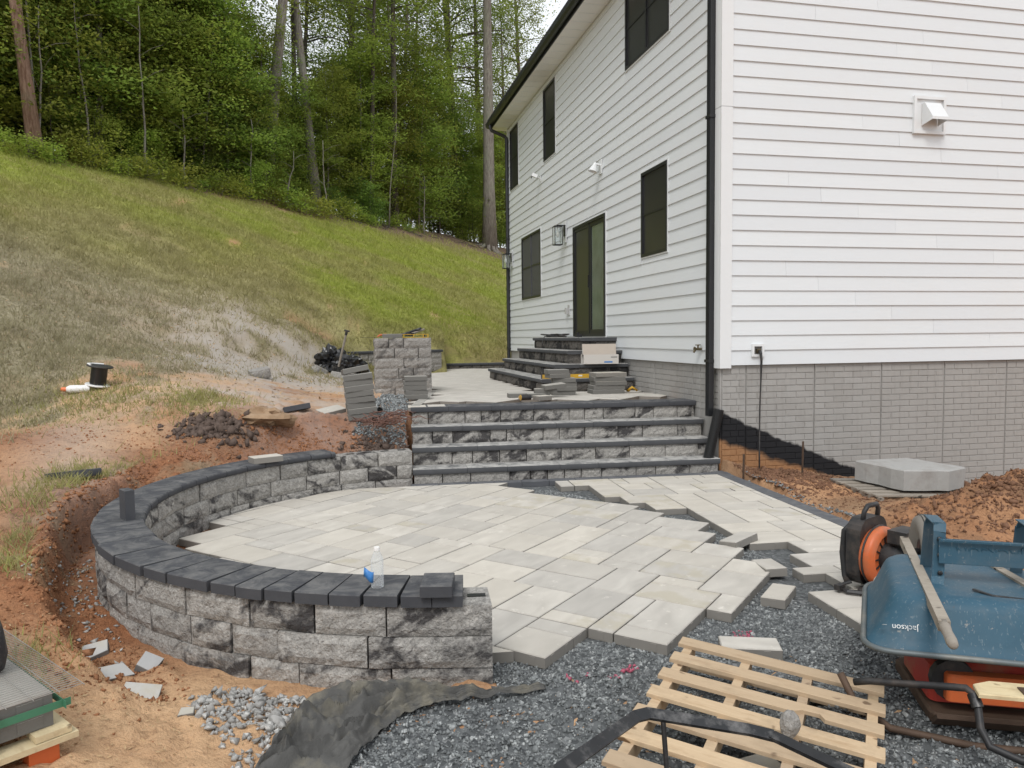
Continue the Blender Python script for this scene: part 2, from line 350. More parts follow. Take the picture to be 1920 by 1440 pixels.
def mk_paver(name, c0, c1, spot=(.42, .38, .29)):
    t = NT(name); v = t.orand(); r = t.rnd(); vs = t.scale(v, (1., 2.3, 1.))
    n = t.noise(vs, 3.4, 4, .5, .4); f = t.noise(v, 140, 3, .6); c = t.mix(t.ramp(n, [(.3, 0.), (.72, 1.)]), c0, c1)
    c = t.mix(t.math('MULTIPLY', t.math('FRACT', t.math('MULTIPLY', r, 7.7)), .55), c, (c0[0]*.76, c0[1]*.77, c0[2]*.79))
    c = t.mix(t.math('MULTIPLY', t.math('FRACT', t.math('MULTIPLY', r, 57.7)), .4), c, (c1[0], c1[1]*.96, c1[2]*.88))
    gt = t.math('GREATER_THAN', t.math('FRACT', t.math('MULTIPLY', r, 33.3)), .86)
    c = t.mix(t.math('MULTIPLY', t.math('MULTIPLY', t.ramp(t.noise(v, 6, 4), [(.46, 0.), (.6, 1.)]), gt), .6), c, spot)
    c = t.mix(t.math('MULTIPLY', t.ramp(t.noise(v, 9, 5, .7), [(.62, 0.), (.72, 1.)]), .5), c, tuple(min(1, x*1.25) for x in c1))
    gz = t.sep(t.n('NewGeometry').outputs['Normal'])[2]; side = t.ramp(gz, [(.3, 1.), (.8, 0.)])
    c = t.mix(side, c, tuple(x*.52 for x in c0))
    t.bump(f, .25, .004); return t.set(c, .85, 0, .3)
def mk_cap(name, c0=(.045, .047, .053), c1=(.085, .087, .094), dust=(.30, .29, .27), d=.45, lo=.42, hi=.7):
    t = NT(name); v = t.orand(); n = t.noise(v, 5, 6, .65, .6); f = t.noise(v, 120, 3)
    c = t.mix(n, c0, c1); gz = t.sep(t.n('NewGeometry').outputs['Normal'])[2]
    up = t.ramp(gz, [(.3, 0.), (.75, 1.)])
    dm = t.math('MULTIPLY', t.ramp(t.noise(v, 7, 6, .7, .8), [(lo, 0.), (hi, 1.)]), t.math('MULTIPLY', up, d), clamp=True)
    c = t.mix(dm, c, dust); t.bump(f, .3, .004); return t.set(c, .88, 0, .25)
def mk_siding():
    t = NT('white_siding'); p = t.obj(); z = t.scale(p, (1, 1, 14))
    n = t.noise(z, 2.5, 4, .6); c = t.mix(n, (.665, .695, .712), (.735, .757, .765))
    c = t.mix(t.math('MULTIPLY', t.rnd(), .7), c, (.645, .67, .69))
    c = t.mix(t.math('MULTIPLY', t.ramp(t.noise(p, .8, 5, .7), [(.5, 0.), (.8, 1.)]), .25), c, (.66, .65, .62))
    t.bump(t.noise(t.scale(p, (6, 6, 60)), 3, 3), .06, .004); return t.set(c, .5, 0, .4)
def mk_foundation():
    t = NT('stamped_concrete'); p = t.pos(); x, y, z = t.sep(p)
    n = t.noise(p, 1.6, 5, .6); f = t.noise(p, 26, 5, .7); r = t.rnd()
    c = t.mix(n, (.26, .255, .245), (.375, .367, .352)); c = t.mix(t.math('MULTIPLY', f, .4), c, (.50, .48, .45)); c = t.mix(t.math('MULTIPLY', r, .3), c, (.24, .225, .205))
    st = t.noise(t.scale(p, (9, 9, .7)), 2.2, 4, .6); c = t.mix(t.math('MULTIPLY', t.ramp(st, [(.52, 0.), (.7, 1.)]), .2), c, (.18, .17, .155))
    w_ = t.math('MULTIPLY', t.math('SUBTRACT', t.noise(p, 5, 4), .5), .16)
    tar = t.math('ADD', t.math('ADD', z, .585), t.math('ADD', t.math('MULTIPLY', x, .415), w_))      # black damp-proof coat below a sloping line
    yl = t.math('LESS_THAN', y, .045); tm = t.math('MULTIPLY', t.ramp(tar, [(-.02+.5-.5, 1.), (.03, 0.)]), yl)
    c = t.mix(tm, c, (.018, .018, .02))
    mud = t.math('ADD', t.math('ADD', z, .93), t.math('ADD', t.math('MULTIPLY', x, .36), w_))
    c = t.mix(t.math('MULTIPLY', t.ramp(mud, [(0., 1.), (.06, 0.)]), t.math('MULTIPLY', yl, .92)), c, t.mix(f, (.26, .12, .05), (.44, .25, .13)))
    t.bump(t.noise(t.scale(p, (3, 3, 1)), 40, 4, .7), .35, .006); return t.set(c, .9, 0, .25)
def mk_stone(name, c0, c1, c2):
    t = NT(name); p = t.pos(); w_ = t.n('TexVoronoi'); w_.inputs['Scale'].default_value = 45; t.l(p, w_.inputs['Vector'])
    s = t.n('SeparateColor'); t.l(w_.outputs['Color'], s.inputs[0]); c = t.mix(s.outputs[0], c0, c1); c = t.mix(t.ramp(s.outputs[1], [(.8, 0.), (.95, 1.)]), c, c2)
    c = t.mix(t.math('MULTIPLY', t.noise(p, 2, 3), .3), c, tuple(x*.6 for x in c0)); t.bump(t.noise(p, 220, 2), .3, .004); return t.set(c, .85, 0, .3)
def mk_wood(name, c0, c1, grain=(.30, .17, .08)):
    t = NT(name); v = t.orand(); g = t.noise(t.scale(v, (1.2, 22, 22)), 3, 5, .6, .5); c = t.mix(g, c0, c1)
    c = t.mix(t.math('MULTIPLY', t.ramp(t.noise(t.scale(v, (1.5, 6, 6)), 4, 4, .6), [(.55, 0.), (.72, 1.)]), .45), c, grain)
    k = t.ramp(t.noise(v, 13, 2, .3), [(.72, 0.), (.77, 1.)]); c = t.mix(k, c, tuple(x*.4 for x in grain))
    c = t.mix(t.math('MULTIPLY', t.rnd(), .6), c, (c0[0]*.62, c0[1]*.66, c0[2]*.78)); c = t.mix(t.math('MULTIPLY', t.ramp(t.noise(v, 6, 5, .7), [(.5, 0.), (.7, 1.)]), .4), c, (c0[0]*.55, c0[1]*.56, c0[2]*.6)); t.bump(g, .35, .005); return t.set(c, .8, 0, .25)
def mk_bark(name, c0, c1):
    t = NT(name); p = t.pos(); n = t.noise(t.scale(p, (9, 9, 1.3)), 2.2, 6, .7, .5); c = t.mix(t.ramp(n, [(.35, 0.), (.65, 1.)]), c0, c1)
    c = t.mix(t.math('MULTIPLY', t.ramp(t.noise(p, 1.4, 4), [(.5, 0.), (.7, 1.)]), .5), c, (.22, .24, .17)); t.bump(n, .7, .04); return t.set(c, .95, 0, .1)
MAT['ground'] = mk_ground()
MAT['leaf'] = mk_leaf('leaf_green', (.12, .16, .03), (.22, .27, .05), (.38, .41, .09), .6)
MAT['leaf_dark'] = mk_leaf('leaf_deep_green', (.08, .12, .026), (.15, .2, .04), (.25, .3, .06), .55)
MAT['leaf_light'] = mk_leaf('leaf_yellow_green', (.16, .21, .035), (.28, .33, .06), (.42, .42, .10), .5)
def mk_blade():
    t = NT('grass_blade'); p = t.pos(); T = t.attr('tone'); ts = t.n('SeparateColor'); t.l(T.outputs['Color'], ts.inputs[0]); mo = t.ramp(t.noise(p, 2.2, 5, .7), [(.3, 0.), (.7, 1.)]); hi = t.ramp(t.noise(p, 30, 2), [(.5, 0.), (.7, 1.)])
    g = t.mix(mo, (.26, .24, .095), (.41, .38, .145)); g = t.mix(ts.outputs[0], g, t.mix(mo, (.24, .29, .045), (.39, .44, .075))); g = t.mix(ts.outputs[1], g, t.mix(mo, (.25, .22, .13), (.40, .37, .24)))
    g = t.mix(t.math('MULTIPLY', hi, .5), g, (.46, .40, .22)); tb = t.n('BsdfTranslucent'); t.l(g, tb.inputs[0]); mx = t.n('MixShader'); mx.inputs[0].default_value = .35; t.set(g, .7, 0, .2)
    t.l(t.b.outputs[0], mx.inputs[1]); t.l(tb.outputs[0], mx.inputs[2]); t.l(mx.outputs[0], t.o.inputs[0]); return t.m
MAT['grassblade'] = mk_blade()
MAT['bark'] = mk_bark('bark_grey', (.12, .105, .09), (.30, .275, .24)); MAT['bark_pine'] = mk_bark('bark_red_brown', (.15, .085, .06), (.33, .22, .165)); MAT['bark_dark'] = mk_bark('bark_dark', (.05, .042, .035), (.135, .115, .095))
MAT['siding'] = mk_siding(); MAT['foundation'] = mk_foundation()
MAT['trim'] = simple('white_trim', (.72, .735, .74), .45, var=.03, scale=3)
MAT['soffit'] = simple('white_soffit', (.78, .77, .75), .5, var=.04, scale=3)
MAT['black'] = simple('black_paint', (.018, .019, .021), .38, var=.2, scale=5, spec=.5)
MAT['roof'] = simple('dark_shingle', (.05, .05, .055), .9, var=.3, scale=30, bump=.5)
MAT['screen'] = simple('window_screen', (.028, .028, .029), .3, var=.2, scale=2, spec=.55)
MAT['screen_grey'] = simple('grey_window_screen', (.075, .077, .082), .55, var=.15, scale=2, spec=.4)
MAT['doorglass'] = simple('door_glass', (.10, .125, .115), .07, var=.5, scale=3.5, spec=.8)  # greenish reflection in the glass is put into the mottled base colour
MAT['stone'] = mk_splitstone('marbled_splitface'); MAT['stone_grey'] = mk_splitstone('grey_splitface', (.27, .255, .235), (.44, .42, .39), (.10, .095, .09), -.03); MAT['stone_dark'] = mk_splitstone('dark_splitface', (.12, .11, .10), (.20, .185, .165), (.02, .02, .021), .06)
MAT['paver'] = mk_paver('pale_paver', (.435, .408, .366), (.605, .572, .515)); MAT['paver_grey'] = mk_paver('grey_paver', (.31, .30, .275), (.40, .385, .355))
MAT['cap'] = mk_cap('charcoal_cap'); MAT['cap_worn'] = mk_cap('charcoal_tread', (.052, .054, .058), (.10, .102, .107), (.42, .41, .385), .95, .30, .58)
MAT['border'] = mk_cap('charcoal_paver', (.075, .078, .086), (.12, .123, .132), (.25, .25, .24), .4)
MAT['gravel'] = mk_stone('blue_grey_gravel', (.125, .133, .135), (.29, .305, .303), (.46, .475, .465)); MAT['gravel_pale'] = mk_stone('pale_gravel', (.27, .265, .25), (.46, .45, .43), (.6, .59, .56))
MAT['gravelbed'] = mk_stone('gravel_bed', (.06, .064, .066), (.14, .147, .148), (.22, .226, .225))
MAT['clod'] = simple('soil_clod', (.19, .105, .066), .95, var=.6, scale=5, bump=.6, bscale=40, spec=.1); MAT['clod_red'] = simple('red_clay_clod', (.30, .145, .075), .95, var=.5, scale=5, bump=.6, bscale=40, spec=.1); MAT['clod_dark'] = simple('dark_soil_clod', (.115, .085, .07), .95, var=.4, scale=8, bump=.6, spec=.1)
MAT['wood'] = mk_wood('pallet_pine', (.47, .335, .205), (.62, .475, .31)); MAT['wood_pale'] = mk_wood('pale_timber', (.60, .48, .28), (.72, .60, .38)); MAT['wood_grey'] = mk_wood('weathered_timber', (.27, .235, .19), (.42, .37, .305), (.14, .115, .09)); MAT['wood_dark'] = mk_wood('dark_timber', (.10, .075, .055), (.19, .145, .105), (.05, .04, .03))
# ---------------------------------------------------------------- the ground: one sheet to the horizon
def graded(a, b, h, lo, hi, g=1.055):
    mid = list(np.arange(a, b+1e-6, h)); L = []; x = a; s = h
    while x > lo: s *= g; x -= s; L.append(x)
    Rr = []; x = b; s = h
    while x < hi: s *= g; x += s; Rr.append(x)
    return np.array(L[::-1]+mid+Rr)
gx = graded(-7.3, 2.4, .028, -140, 140); gy = graded(-6.4, 1.3, .028, -60, 220)
GX, GY = np.meshgrid(gx, gy); GZ = ground(GX, GY)
def gz(x, y): return float(ground(np.array([x], float), np.array([y], float))[0])
nx, ny = len(gx), len(gy)
idx = np.arange(nx*ny).reshape(ny, nx)
Fq = np.stack([idx[:-1, :-1], idx[:-1, 1:], idx[1:, 1:], idx[1:, :-1]], -1).reshape(-1, 4)
me = np_mesh('ground', np.stack([GX, GY, GZ], -1).reshape(-1, 3), Fq, MAT['ground'], 4)
# cover attribute: R grass, G pale stone dust, B leaf litter / dark soil
dm = dirtmask(GX, GY); Ug = ucoord(GX, GY)
grass = (1-dm)*sstep(-.35, .05, fbm(GX, GY, 1.1, 5, 91)+.55*sstep(8.6, 10.5, Ug)-.05)
for (px, py, rr) in ((-6.45, -1.35, .55), (-6.3, -2.6, .35), (-6.25, -3.3, .25), (-5.6, -.75, .4), (-7.3, 1.5, .9), (-6.2, .9, .7), (-5.9, -4.6, .3)):
    grass = np.maximum(grass, .75*np.exp(-((GX-px)**2+(GY-py)**2)/(rr*rr))*sstep(-.1, .25, fbm(GX, GY, 6, 4, 13)))
dust = dustmask(GX, GY)
pth = .6*np.exp(-((GX+7.0+.25*GY)/.45)**2)*sstep(-3.5, -1, GY)*sstep(1.2, .2, GY); dust = np.maximum(dust, pth*.55)
lit = litmask(GX, GY)
lit = np.maximum(lit, (GX > -.05)*(GY < .2)*.6*sstep(-.35, .25, fbm(GX, GY, 2.3, 4, 99))*np.exp(-((GX-1.2)/2.5)**2)); lit = np.maximum(lit, .75*np.exp(-(((GX+5.75)/.35)**2+((GY-.1)/.3)**2))); lit = np.maximum(lit, .8*np.exp(-(((GX+3.98)/.3)**2+((GY-.35)/.25)**2)))
cov = np.ones((ny, nx, 4), np.float32); cov[..., 0] = np.clip(grass*(1-.7*dust), 0, 1); cov[..., 1] = dust; cov[..., 2] = np.clip(lit, 0, 1)
at = me.attributes.new('cover', 'FLOAT_COLOR', 'POINT'); at.data.foreach_set('color', cov.reshape(-1))
tl, td, tr_ = tonemask(GX, GY); ton = np.ones((ny, nx, 4), np.float32); ton[..., 0] = tl; ton[..., 1] = td; ton[..., 2] = tr_
at = me.attributes.new('tone', 'FLOAT_COLOR', 'POINT'); at.data.foreach_set('color', ton.reshape(-1))
me.polygons.foreach_set('use_smooth', [True]*len(me.polygons))
tag(link('ground', me), kind='structure')

# ---------------------------------------------------------------- house
E_ = .178
HL, HW, EAVE = 11.62, 9.0, 5.80
house = thing('house', 'two storey white lap-sided house on a grey brick-stamped concrete foundation', 'house', (0, 0, -1.2))
def hp(name, mb, mat, parent=house, smooth=False):
    o = mb.build(name, mat, parent, smooth); 
    if parent is house: o.location = (0, 0, 1.2)
    return o
# solid walls behind the boards
mb = MB(); mb.box((HW/2+.02, HL/2, 2.96), (HW-.04, HL-.04, 5.9)); hp('wall_sheathing', mb, MAT['trim'])
# gable end wall above the eave (over the wall that faces the camera)
# openings on the long wall: y0,y1,z0,z1
OPEN = {'door': (3.97, 5.76, .36, 2.43), 'wr': (1.49, 2.40, 1.52, 2.75), 'wl': (8.24, 10.05, 1.26, 2.77), 'u1': (7.0, 7.91, 4.15, 5.66), 'u2': (10.34, 11.24, 4.15, 5.66), 'big': (1.44, 3.04, 4.45, 5.66)}
def board(mbx, wall, a0, a1, z0, z1, lo=.0225, hi=.005):
    lo += rr.uniform(-.0012, .0012)
    if wall == 'L': V = [(-lo, a0, z0), (0.012, a0, z0), (0.012, a0, z1), (-hi, a0, z1), (-lo, a1, z0), (0.012, a1, z0), (0.012, a1, z1), (-hi, a1, z1)]; F_ = [(0, 1, 2, 3), (7, 6, 5, 4), (0, 4, 5, 1), (1, 5, 6, 2), (2, 6, 7, 3), (3, 7, 4, 0)]
    else: V = [(a0, -lo, z0), (a0, .012, z0), (a0, .012, z1), (a0, -hi, z1), (a1, -lo, z0), (a1, .012, z0), (a1, .012, z1), (a1, -hi, z1)]; F_ = [(3, 2, 1, 0), (4, 5, 6, 7), (1, 5, 4, 0), (2, 6, 5, 1), (3, 7, 6, 2), (0, 4, 7, 3)]
    mbx.add(V, F_)
rr = random.Random(5)
JR = {23: [1.19], 24: [2.04, 5.7], 22: [2.69], 21: [2.32], 20: [2.83], 19: [3.35], 18: [3.88], 17: [4.4], 16: [1.86, 5.5], 15: [2.38, 6.0], 14: [2.99], 13: [3.85], 12: [.86, 4.5], 11: [1.3, 5.0], 10: [1.82, 5.5], 9: [2.35], 8: [2.96], 7: [3.82], 6: [.84, 4.5], 5: [1.28, 4.9], 4: [1.80, 5.4], 3: [2.32], 2: [2.94], 1: [3.8], 0: [4.4]}
rr = random.Random(3)
for n in range(0, 33):
    z0 = n*E_; z1 = min(z0+E_+.022, EAVE)
    js = [.115]+JR.get(n, [rr.uniform(1, 5)])+[HW-.1]
    for a, b in zip(js[:-1], js[1:]):
        mb = MB(); board(mb, 'R', a+.0012, b-.0012, z0, z1); hp('siding_board', mb, MAT['siding'])
    segs = [(.115, HL-.1)]
    for k, (y0, y1, b0, b1) in OPEN.items():
        if z0+E_ > b0-.022 and z0 < b1+.022:
            ns = []
            for s0, s1 in segs:
                if y0 > s0 and y1 < s1: ns += [(s0, y0-.022), (y1+.022, s1)]
                else: ns.append((s0, s1))
            segs = ns
            for za, zb in ((z0, b0-.022), (b1+.022, z0+E_)):
                if zb-za > .02 and zb-za < E_: mb = MB(); board(mb, 'L', y0-.0208, y1+.0208, max(za, z0), zb+.0, .018, .007); hp('siding_board', mb, MAT['siding'])
    for s0, s1 in segs:
        cut = [s0]+([rr.uniform(s0+1, s1-1)] if s1-s0 > 4.2 else [])+[s1]
        for a, b in zip(cut[:-1], cut[1:]):
            mb = MB(); board(mb, 'L', a+.0012, b-.0012, z0, z1); hp('siding_board', mb, MAT['siding'])
# gable courses of the end wall: behind the frame's top, one course at a time
for n in range(33, 52):
    z0 = n*E_; k = (z0-EAVE)/(.62*HW/2); a = .1+k*HW/2; b = HW-a
    if b-a > .4: mb = MB(); board(mb, 'R', a, b, z0, z0+E_+.02); hp('siding_board', mb, MAT['siding'])
mb = MB(); mb.add([(.1, .02, 5.8), (HW-.1, .02, 5.8), (HW/2, .02, 5.8+.62*HW/2), (.1, HL-.02, 5.8), (HW-.1, HL-.02, 5.8), (HW/2, HL-.02, 5.8+.62*HW/2)], [(0, 1, 2), (5, 4, 3), (0, 2, 5, 3), (1, 4, 5, 2), (0, 3, 4, 1)]); hp('gable', mb, MAT['trim'])
# corner boards
for (x0, x1, y0, y1) in ((-.032, .115, -.034, .012), (-.034, .013, .0121, .115), (-.032, .013, HL-.1, HL+.01)):
    for z0, z1 in ((-.035, 3.02), (3.024, 5.8)):
        mb = MB(); mb.prism([(x0, y0), (x1, y0), (x1, y1), (x0, y1)], z0, z1, .003); hp('corner_board', mb, MAT['trim'])
# roof, soffit, fascia, gutter
mb = MB(); mb.box((-.20, HL/2-.15, 5.83), (.44, HL+.6, .03)); hp('soffit', mb, MAT['soffit'])
for k in range(34):
    mb = MB(); mb.box((-.20, -.3+.35*k+.05, 5.812), (.40, .012, .006)); hp('soffit_groove', mb, MAT['trim'])
    if k > 32: break
mb = MB(); mb.box((-.425, HL/2-.15, 5.92), (.02, HL+.6, .2)); hp('fascia_board', mb, MAT['black'])
mb = MB()
def ys(k): return -.62+k*(HL+.94)
for s in (0, 1):
    pass
gp = [(-.44, 5.985), (-.445, 5.875), (-.475, 5.862), (-.515, 5.872), (-.545, 5.92), (-.552, 5.985), (-.545, 5.985), (-.538, 5.925), (-.51, 5.882), (-.475, 5.872), (-.452, 5.885), (-.447, 5.985)]
n = len(gp); V = [(x, -.62, z) for x, z in gp]+[(x, HL+.22, z) for x, z in gp]
mb.add(V, [(i, (i+1) % n, n+(i+1) % n, n+i) for i in range(n)]+[tuple(range(n))[::-1], tuple(range(n, 2*n))])
hp('gutter', mb, MAT['black'])
sl_ = .62
mb = MB(); th_ = .09
xr = HW/2; zr = 6.0+sl_*(xr+.5)
mb.add([(-.5, -.6, 6.0), (xr, -.6, zr), (HW+.5, -.6, 6.0), (-.5, HL+.2, 6.0), (xr, HL+.2, zr), (HW+.5, HL+.2, 6.0)]+[(-.5, -.6, 6.0+th_), (xr, -.6, zr+th_), (HW+.5, -.6, 6.0+th_), (-.5, HL+.2, 6.0+th_), (xr, HL+.2, zr+th_), (HW+.5, HL+.2, 6.0+th_)],
       [(0, 3, 4, 1), (1, 4, 5, 2), (6, 7, 10, 9), (7, 8, 11, 10), (0, 1, 7, 6), (1, 2, 8, 7), (3, 9, 10, 4), (4, 10, 11, 5), (0, 6, 9, 3), (2, 5, 11, 8)])
hp('roof', mb, MAT['roof'])
# downspouts
def downspout(y, z0, zt, elbow):
    mb = MB(); w_, d = .085, .06
    if elbow: 
        mb.tube([(-.495, y, 5.87), (-.495, y, 5.80), (-.46, y, 5.73), (-.12, y, 5.60), (-.07, y, 5.55), (-.065, y, 5.45), (-.065, y, z0)], .052, 8, flat=(.75, .9))
        o = hp('downspout', mb, MAT['black'], house, 30)
    else:
        mb.prism([(-.095, y-.045), (-.03, y-.045), (-.03, y+.045), (-.095, y+.045)], z0, zt, .004)
        for k in (-.022, 0, .022): mb.box((-.097, y+k, (z0+zt)/2), (.008, .010, zt-z0-.02))
        o = hp('downspout', mb, MAT['black'])
    for zb in (.05, 2.95):
        m2 = MB(); m2.box((-.062, y, zb), (.088, .118, .035)); m2.build('bracket', MAT['black'], o)
downspout(.165, -.62, 5.86, False); downspout(11.47, -.4, 5.5, True)
# windows and door: frame, sashes, screens
def frame_rect(mbx, y0, y1, z0, z1, w_, x0, x1):
    for a, b, c, d in ((y0, y1, z1-w_, z1), (y0, y1, z0, z0+w_), (y0, y0+w_, z0+w_, z1-w_), (y1-w_, y1, z0+w_, z1-w_)):
        mbx.box(((x0+x1)/2, (a+b)/2, (c+d)/2), (x1-x0, b-a, d-c))
def window(key, mat, double=False):
    y0, y1, z0, z1 = OPEN[key]; t = MB()
    frame_rect(t, y0-.02, y1+.02, z0-.02, z1+.02, .02, -.026, .0); tr = hp('window', t, MAT['trim'])
    t = MB(); frame_rect(t, y0, y1, z0, z1, .045, -.036, .0); t.build('window_frame', MAT['black'], tr)
    mids = [(y0+.045, y1-.045)] if not double else [(y0+.045, (y0+y1)/2-.02), ((y0+y1)/2+.02, y1-.045)]
    if double: t = MB(); t.box((-.016, (y0+y1)/2, (z0+z1)/2), (.034, .04, z1-z0-.09)); t.build('mullion', MAT['black'] if mat != 'screen_grey' else MAT[mat], tr)
    zm = (z0+z1)/2
    for a, b in mids:
        t = MB(); t.box((-.006, (a+b)/2, zm), (.01, b-a, z1-z0-.09)); t.build('insect_screen', MAT[mat], tr)
        t = MB(); t.box((-.0165, (a+b)/2, zm), (.009, b-a, .028)); t.build('meeting_rail', MAT['black'], tr)
window('wr', 'screen'); window('wl', 'screen_grey', True); window('u1', 'screen'); window('u2', 'screen'); window('big', 'screen', True)
y0, y1, z0, z1 = OPEN['door']; t = MB(); frame_rect(t, y0-.02, y1+.02, z0-.02, z1+.02, .02, -.030, .0); dr = hp('sliding_door', t, MAT['trim'])
t = MB(); frame_rect(t, y0, y1, z0, z1, .05, -.05, .0); t.build('door_frame', MAT['black'], dr)
ym = y0+.86; t = MB(); frame_rect(t, ym, y1-.05, z0+.05, z1-.05, .055, -.034, -.006); t.build('screen_panel_frame', MAT['black'], dr)
t = MB(); t.box((-.016, (ym+y1)/2, (z0+z1)/2), (.006, y1-ym-.2, z1-z0-.21)); t.build('insect_screen', MAT['screen'], dr)
t = MB(); frame_rect(t, y0+.05, ym-.002, z0+.05, z1-.05, .07, -.024, -.002); t.build('glass_panel_frame', MAT['black'], dr)
t = MB(); t.box((-.006, (y0+ym)/2, (z0+z1)/2), (.006, ym-y0-.19, z1-z0-.24)); t.build('glass_pane', MAT['doorglass'], dr)
t = MB(); t.box((-.04, ym+.02, 1.35), (.02, .025, .22)); t.build('door_handle', MAT['black'], dr)
# vent hood, outlets, hose tap
vt = hp('exhaust_vent', MB(), MAT['trim'])
t = MB()
def plate(tb, x0, x1, z0, z1, y_, d, w_):
    for a, b, c, e in ((x0, x1, z1-w_, z1), (x0, x1, z0, z0+w_), (x0, x0+w_, z0+w_, z1-w_), (x1-w_, x1, z0+w_, z1-w_)): tb.box(((a+b)/2, y_-d/2, (c+e)/2), (b-a, d, e-c))
plate(t, 2.56, 3.02, 2.83, 3.285, .0, .052, .035); t.box((2.79, -.012, 3.057), (.39, .024, .385)); t.build('mounting_plate', MAT['trim'], vt)
t = MB(); t.add([(2.685, -.03, 3.2), (2.915, -.03, 3.2), (2.685, -.03, 2.93), (2.915, -.03, 2.93), (2.685, -.075, 3.2), (2.915, -.075, 3.2), (2.685, -.21, 3.0), (2.915, -.21, 3.0), (2.685, -.21, 2.965), (2.915, -.21, 2.965), (2.685, -.03, 2.93), (2.915, -.03, 2.93)],
   [(0, 1, 5, 4), (4, 5, 7, 6), (6, 7, 9, 8), (0, 4, 6, 8, 2), (1, 3, 9, 7, 5)]); t.build('vent_hood', MAT['trim'], vt)
ob = hp('outlet_box', MB(), MAT['trim']); t = MB(); plate(t, .385, .545, .10, .25, .0, .045, .028); t.build('box_frame', MAT['trim'], ob)
t = MB(); t.box((.465, -.014, .175), (.10, .02, .09)); t.build('socket_face', simple('outlet_grey', (.12, .115, .105), .5), ob)
ob = hp('outlet_box', MB(), MAT['trim']); t = MB(); t.box((-.05, 6.16, .86), (.07, .075, .12)); t.box((-.024, 6.10, .88), (.03, .1, .2)); t.build('cover', simple('outlet_cover', (.45, .45, .44), .4), ob)
MAT['brass'] = simple('tarnished_brass', (.16, .13, .08), .4, .8)
t = MB(); t.tube([(-.02, .46, .19), (-.10, .46, .19)], .016, 8); t.tube([(-.10, .46, .19), (-.13, .455, .15)], .014, 8); t.tube([(-.07, .46, .19), (-.07, .46, .235)], .01, 6); t.lathe([(.0, 0), (.035, 0), (.035, .012), (.0, .012)], 10, Matrix.Translation((-.07, .46, .235))); t.lathe([(0, 0), (.03, 0), (.03, .012), (0, .012)], 10, Matrix.Translation((-.12, .46, .19))@Matrix.Rotation(PI/2, 4, 'Y')); hp('hose_tap', t, MAT['brass'])
# foundation: slab with panel seams and brick relief
mb = MB()
SE = [0.02, .34, 1.27, 2.22, 3.15, 4.11, 5.05, 6.0, 7.0, 8.0, HW-.02]
fd = hp('foundation', mb, MAT['foundation'])
for a, b in zip(SE[:-1], SE[1:]):
    mb = MB(); mb.box(((a+b)/2, .045, -1.5), (b-a-.008, .05, 3.0-.012)); mb.build('form_panel', MAT['foundation'], fd)
SL = [.07, .56, .77, 2.01, 3.2, 4.4, 5.6, 6.8, 8.0, 9.2, 10.4, HL-.02]
for a, b in zip(SL[:-1], SL[1:]):
    mb = MB(); mb.box((.045, (a+b)/2, -.8), (.05, b-a-.008, 1.6-.012)); mb.build('form_panel', MAT['foundation'], fd)
mb = MB(); mb.box((HW/2+.07, HL/2+.07, -1.5), (HW-.1, HL-.1, 2.98)); mb.build('core', MAT['foundation'], fd)
mb = MB(); mb.box((.009, .045, -1.5), (.02, .05, 2.99)); mb.build('corner_strip', MAT['foundation'], fd)
BR = .0757; bricks = []
def brick_mesh(L, wall):
    b = MB(); h = BR-.009; c = .003
    if wall == 'R': b.add([(0, .002, 0), (L, .002, 0), (L, .002, h), (0, .002, h), (c, -.0055, c), (L-c, -.0055, c), (L-c, -.0055, h-c), (c, -.0055, h-c)], [(4, 5, 6, 7), (0, 1, 5, 4), (1, 2, 6, 5), (2, 3, 7, 6), (3, 0, 4, 7)])
    else: b.add([(.002, 0, 0), (.002, L, 0), (.002, L, h), (.002, 0, h), (-.0055, c, c), (-.0055, L-c, c), (-.0055, L-c, h-c), (-.0055, c, h-c)], [(7, 6, 5, 4), (4, 5, 1, 0), (5, 6, 2, 1), (6, 7, 3, 2), (7, 4, 0, 3)])
    return b
def rows(wall, seams, zmin, amax):
    for a, b in zip(seams[:-1], seams[1:]):
        if a > amax: break
        for k in range(40):
            z0 = -.03-(k+1)*BR
            if z0 < zmin(a): break
            x = a+.008; first = True
            while x < b-.02:
                L = (.265 if not first or k % 2 else .14) if (b-a) > .5 else (.19 if k % 2 else .11)
                first = False; L = min(L, b-.008-x)
                if b-.008-(x+L) < .05: L = b-.008-x
                if L > .03: bricks.append((wall, x, z0, L-.007))
                x += L
rows('R', SE, lambda a: -1.5-a*.25, 9.0); rows('L', SL, lambda a: -.60, 4.0)
bricks.sort(key=lambda q: (q[1] if q[0] == 'R' else q[1]*.9+.3)-.0*q[2])
rest = MB(); cache = {}
for i, (wl, a, z0, L) in enumerate(bricks):
    if i < 300:
        key = (wl, round(L, 3))
        if key not in cache: cache[key] = brick_mesh(L, wl).mesh('brick', MAT['foundation'])
        link('brick', cache[key], fd, (a, .018, z0) if wl == 'R' else (.018, a, z0))
    else:
        bb = brick_mesh(L, wl); off = (a, .018, z0) if wl == 'R' else (.018, a, z0); rest.add([tuple(np.add(v, off)) for v in bb.v], bb.f)
tag(rest.build('brick_relief', MAT['foundation'], fd), kind='stuff')
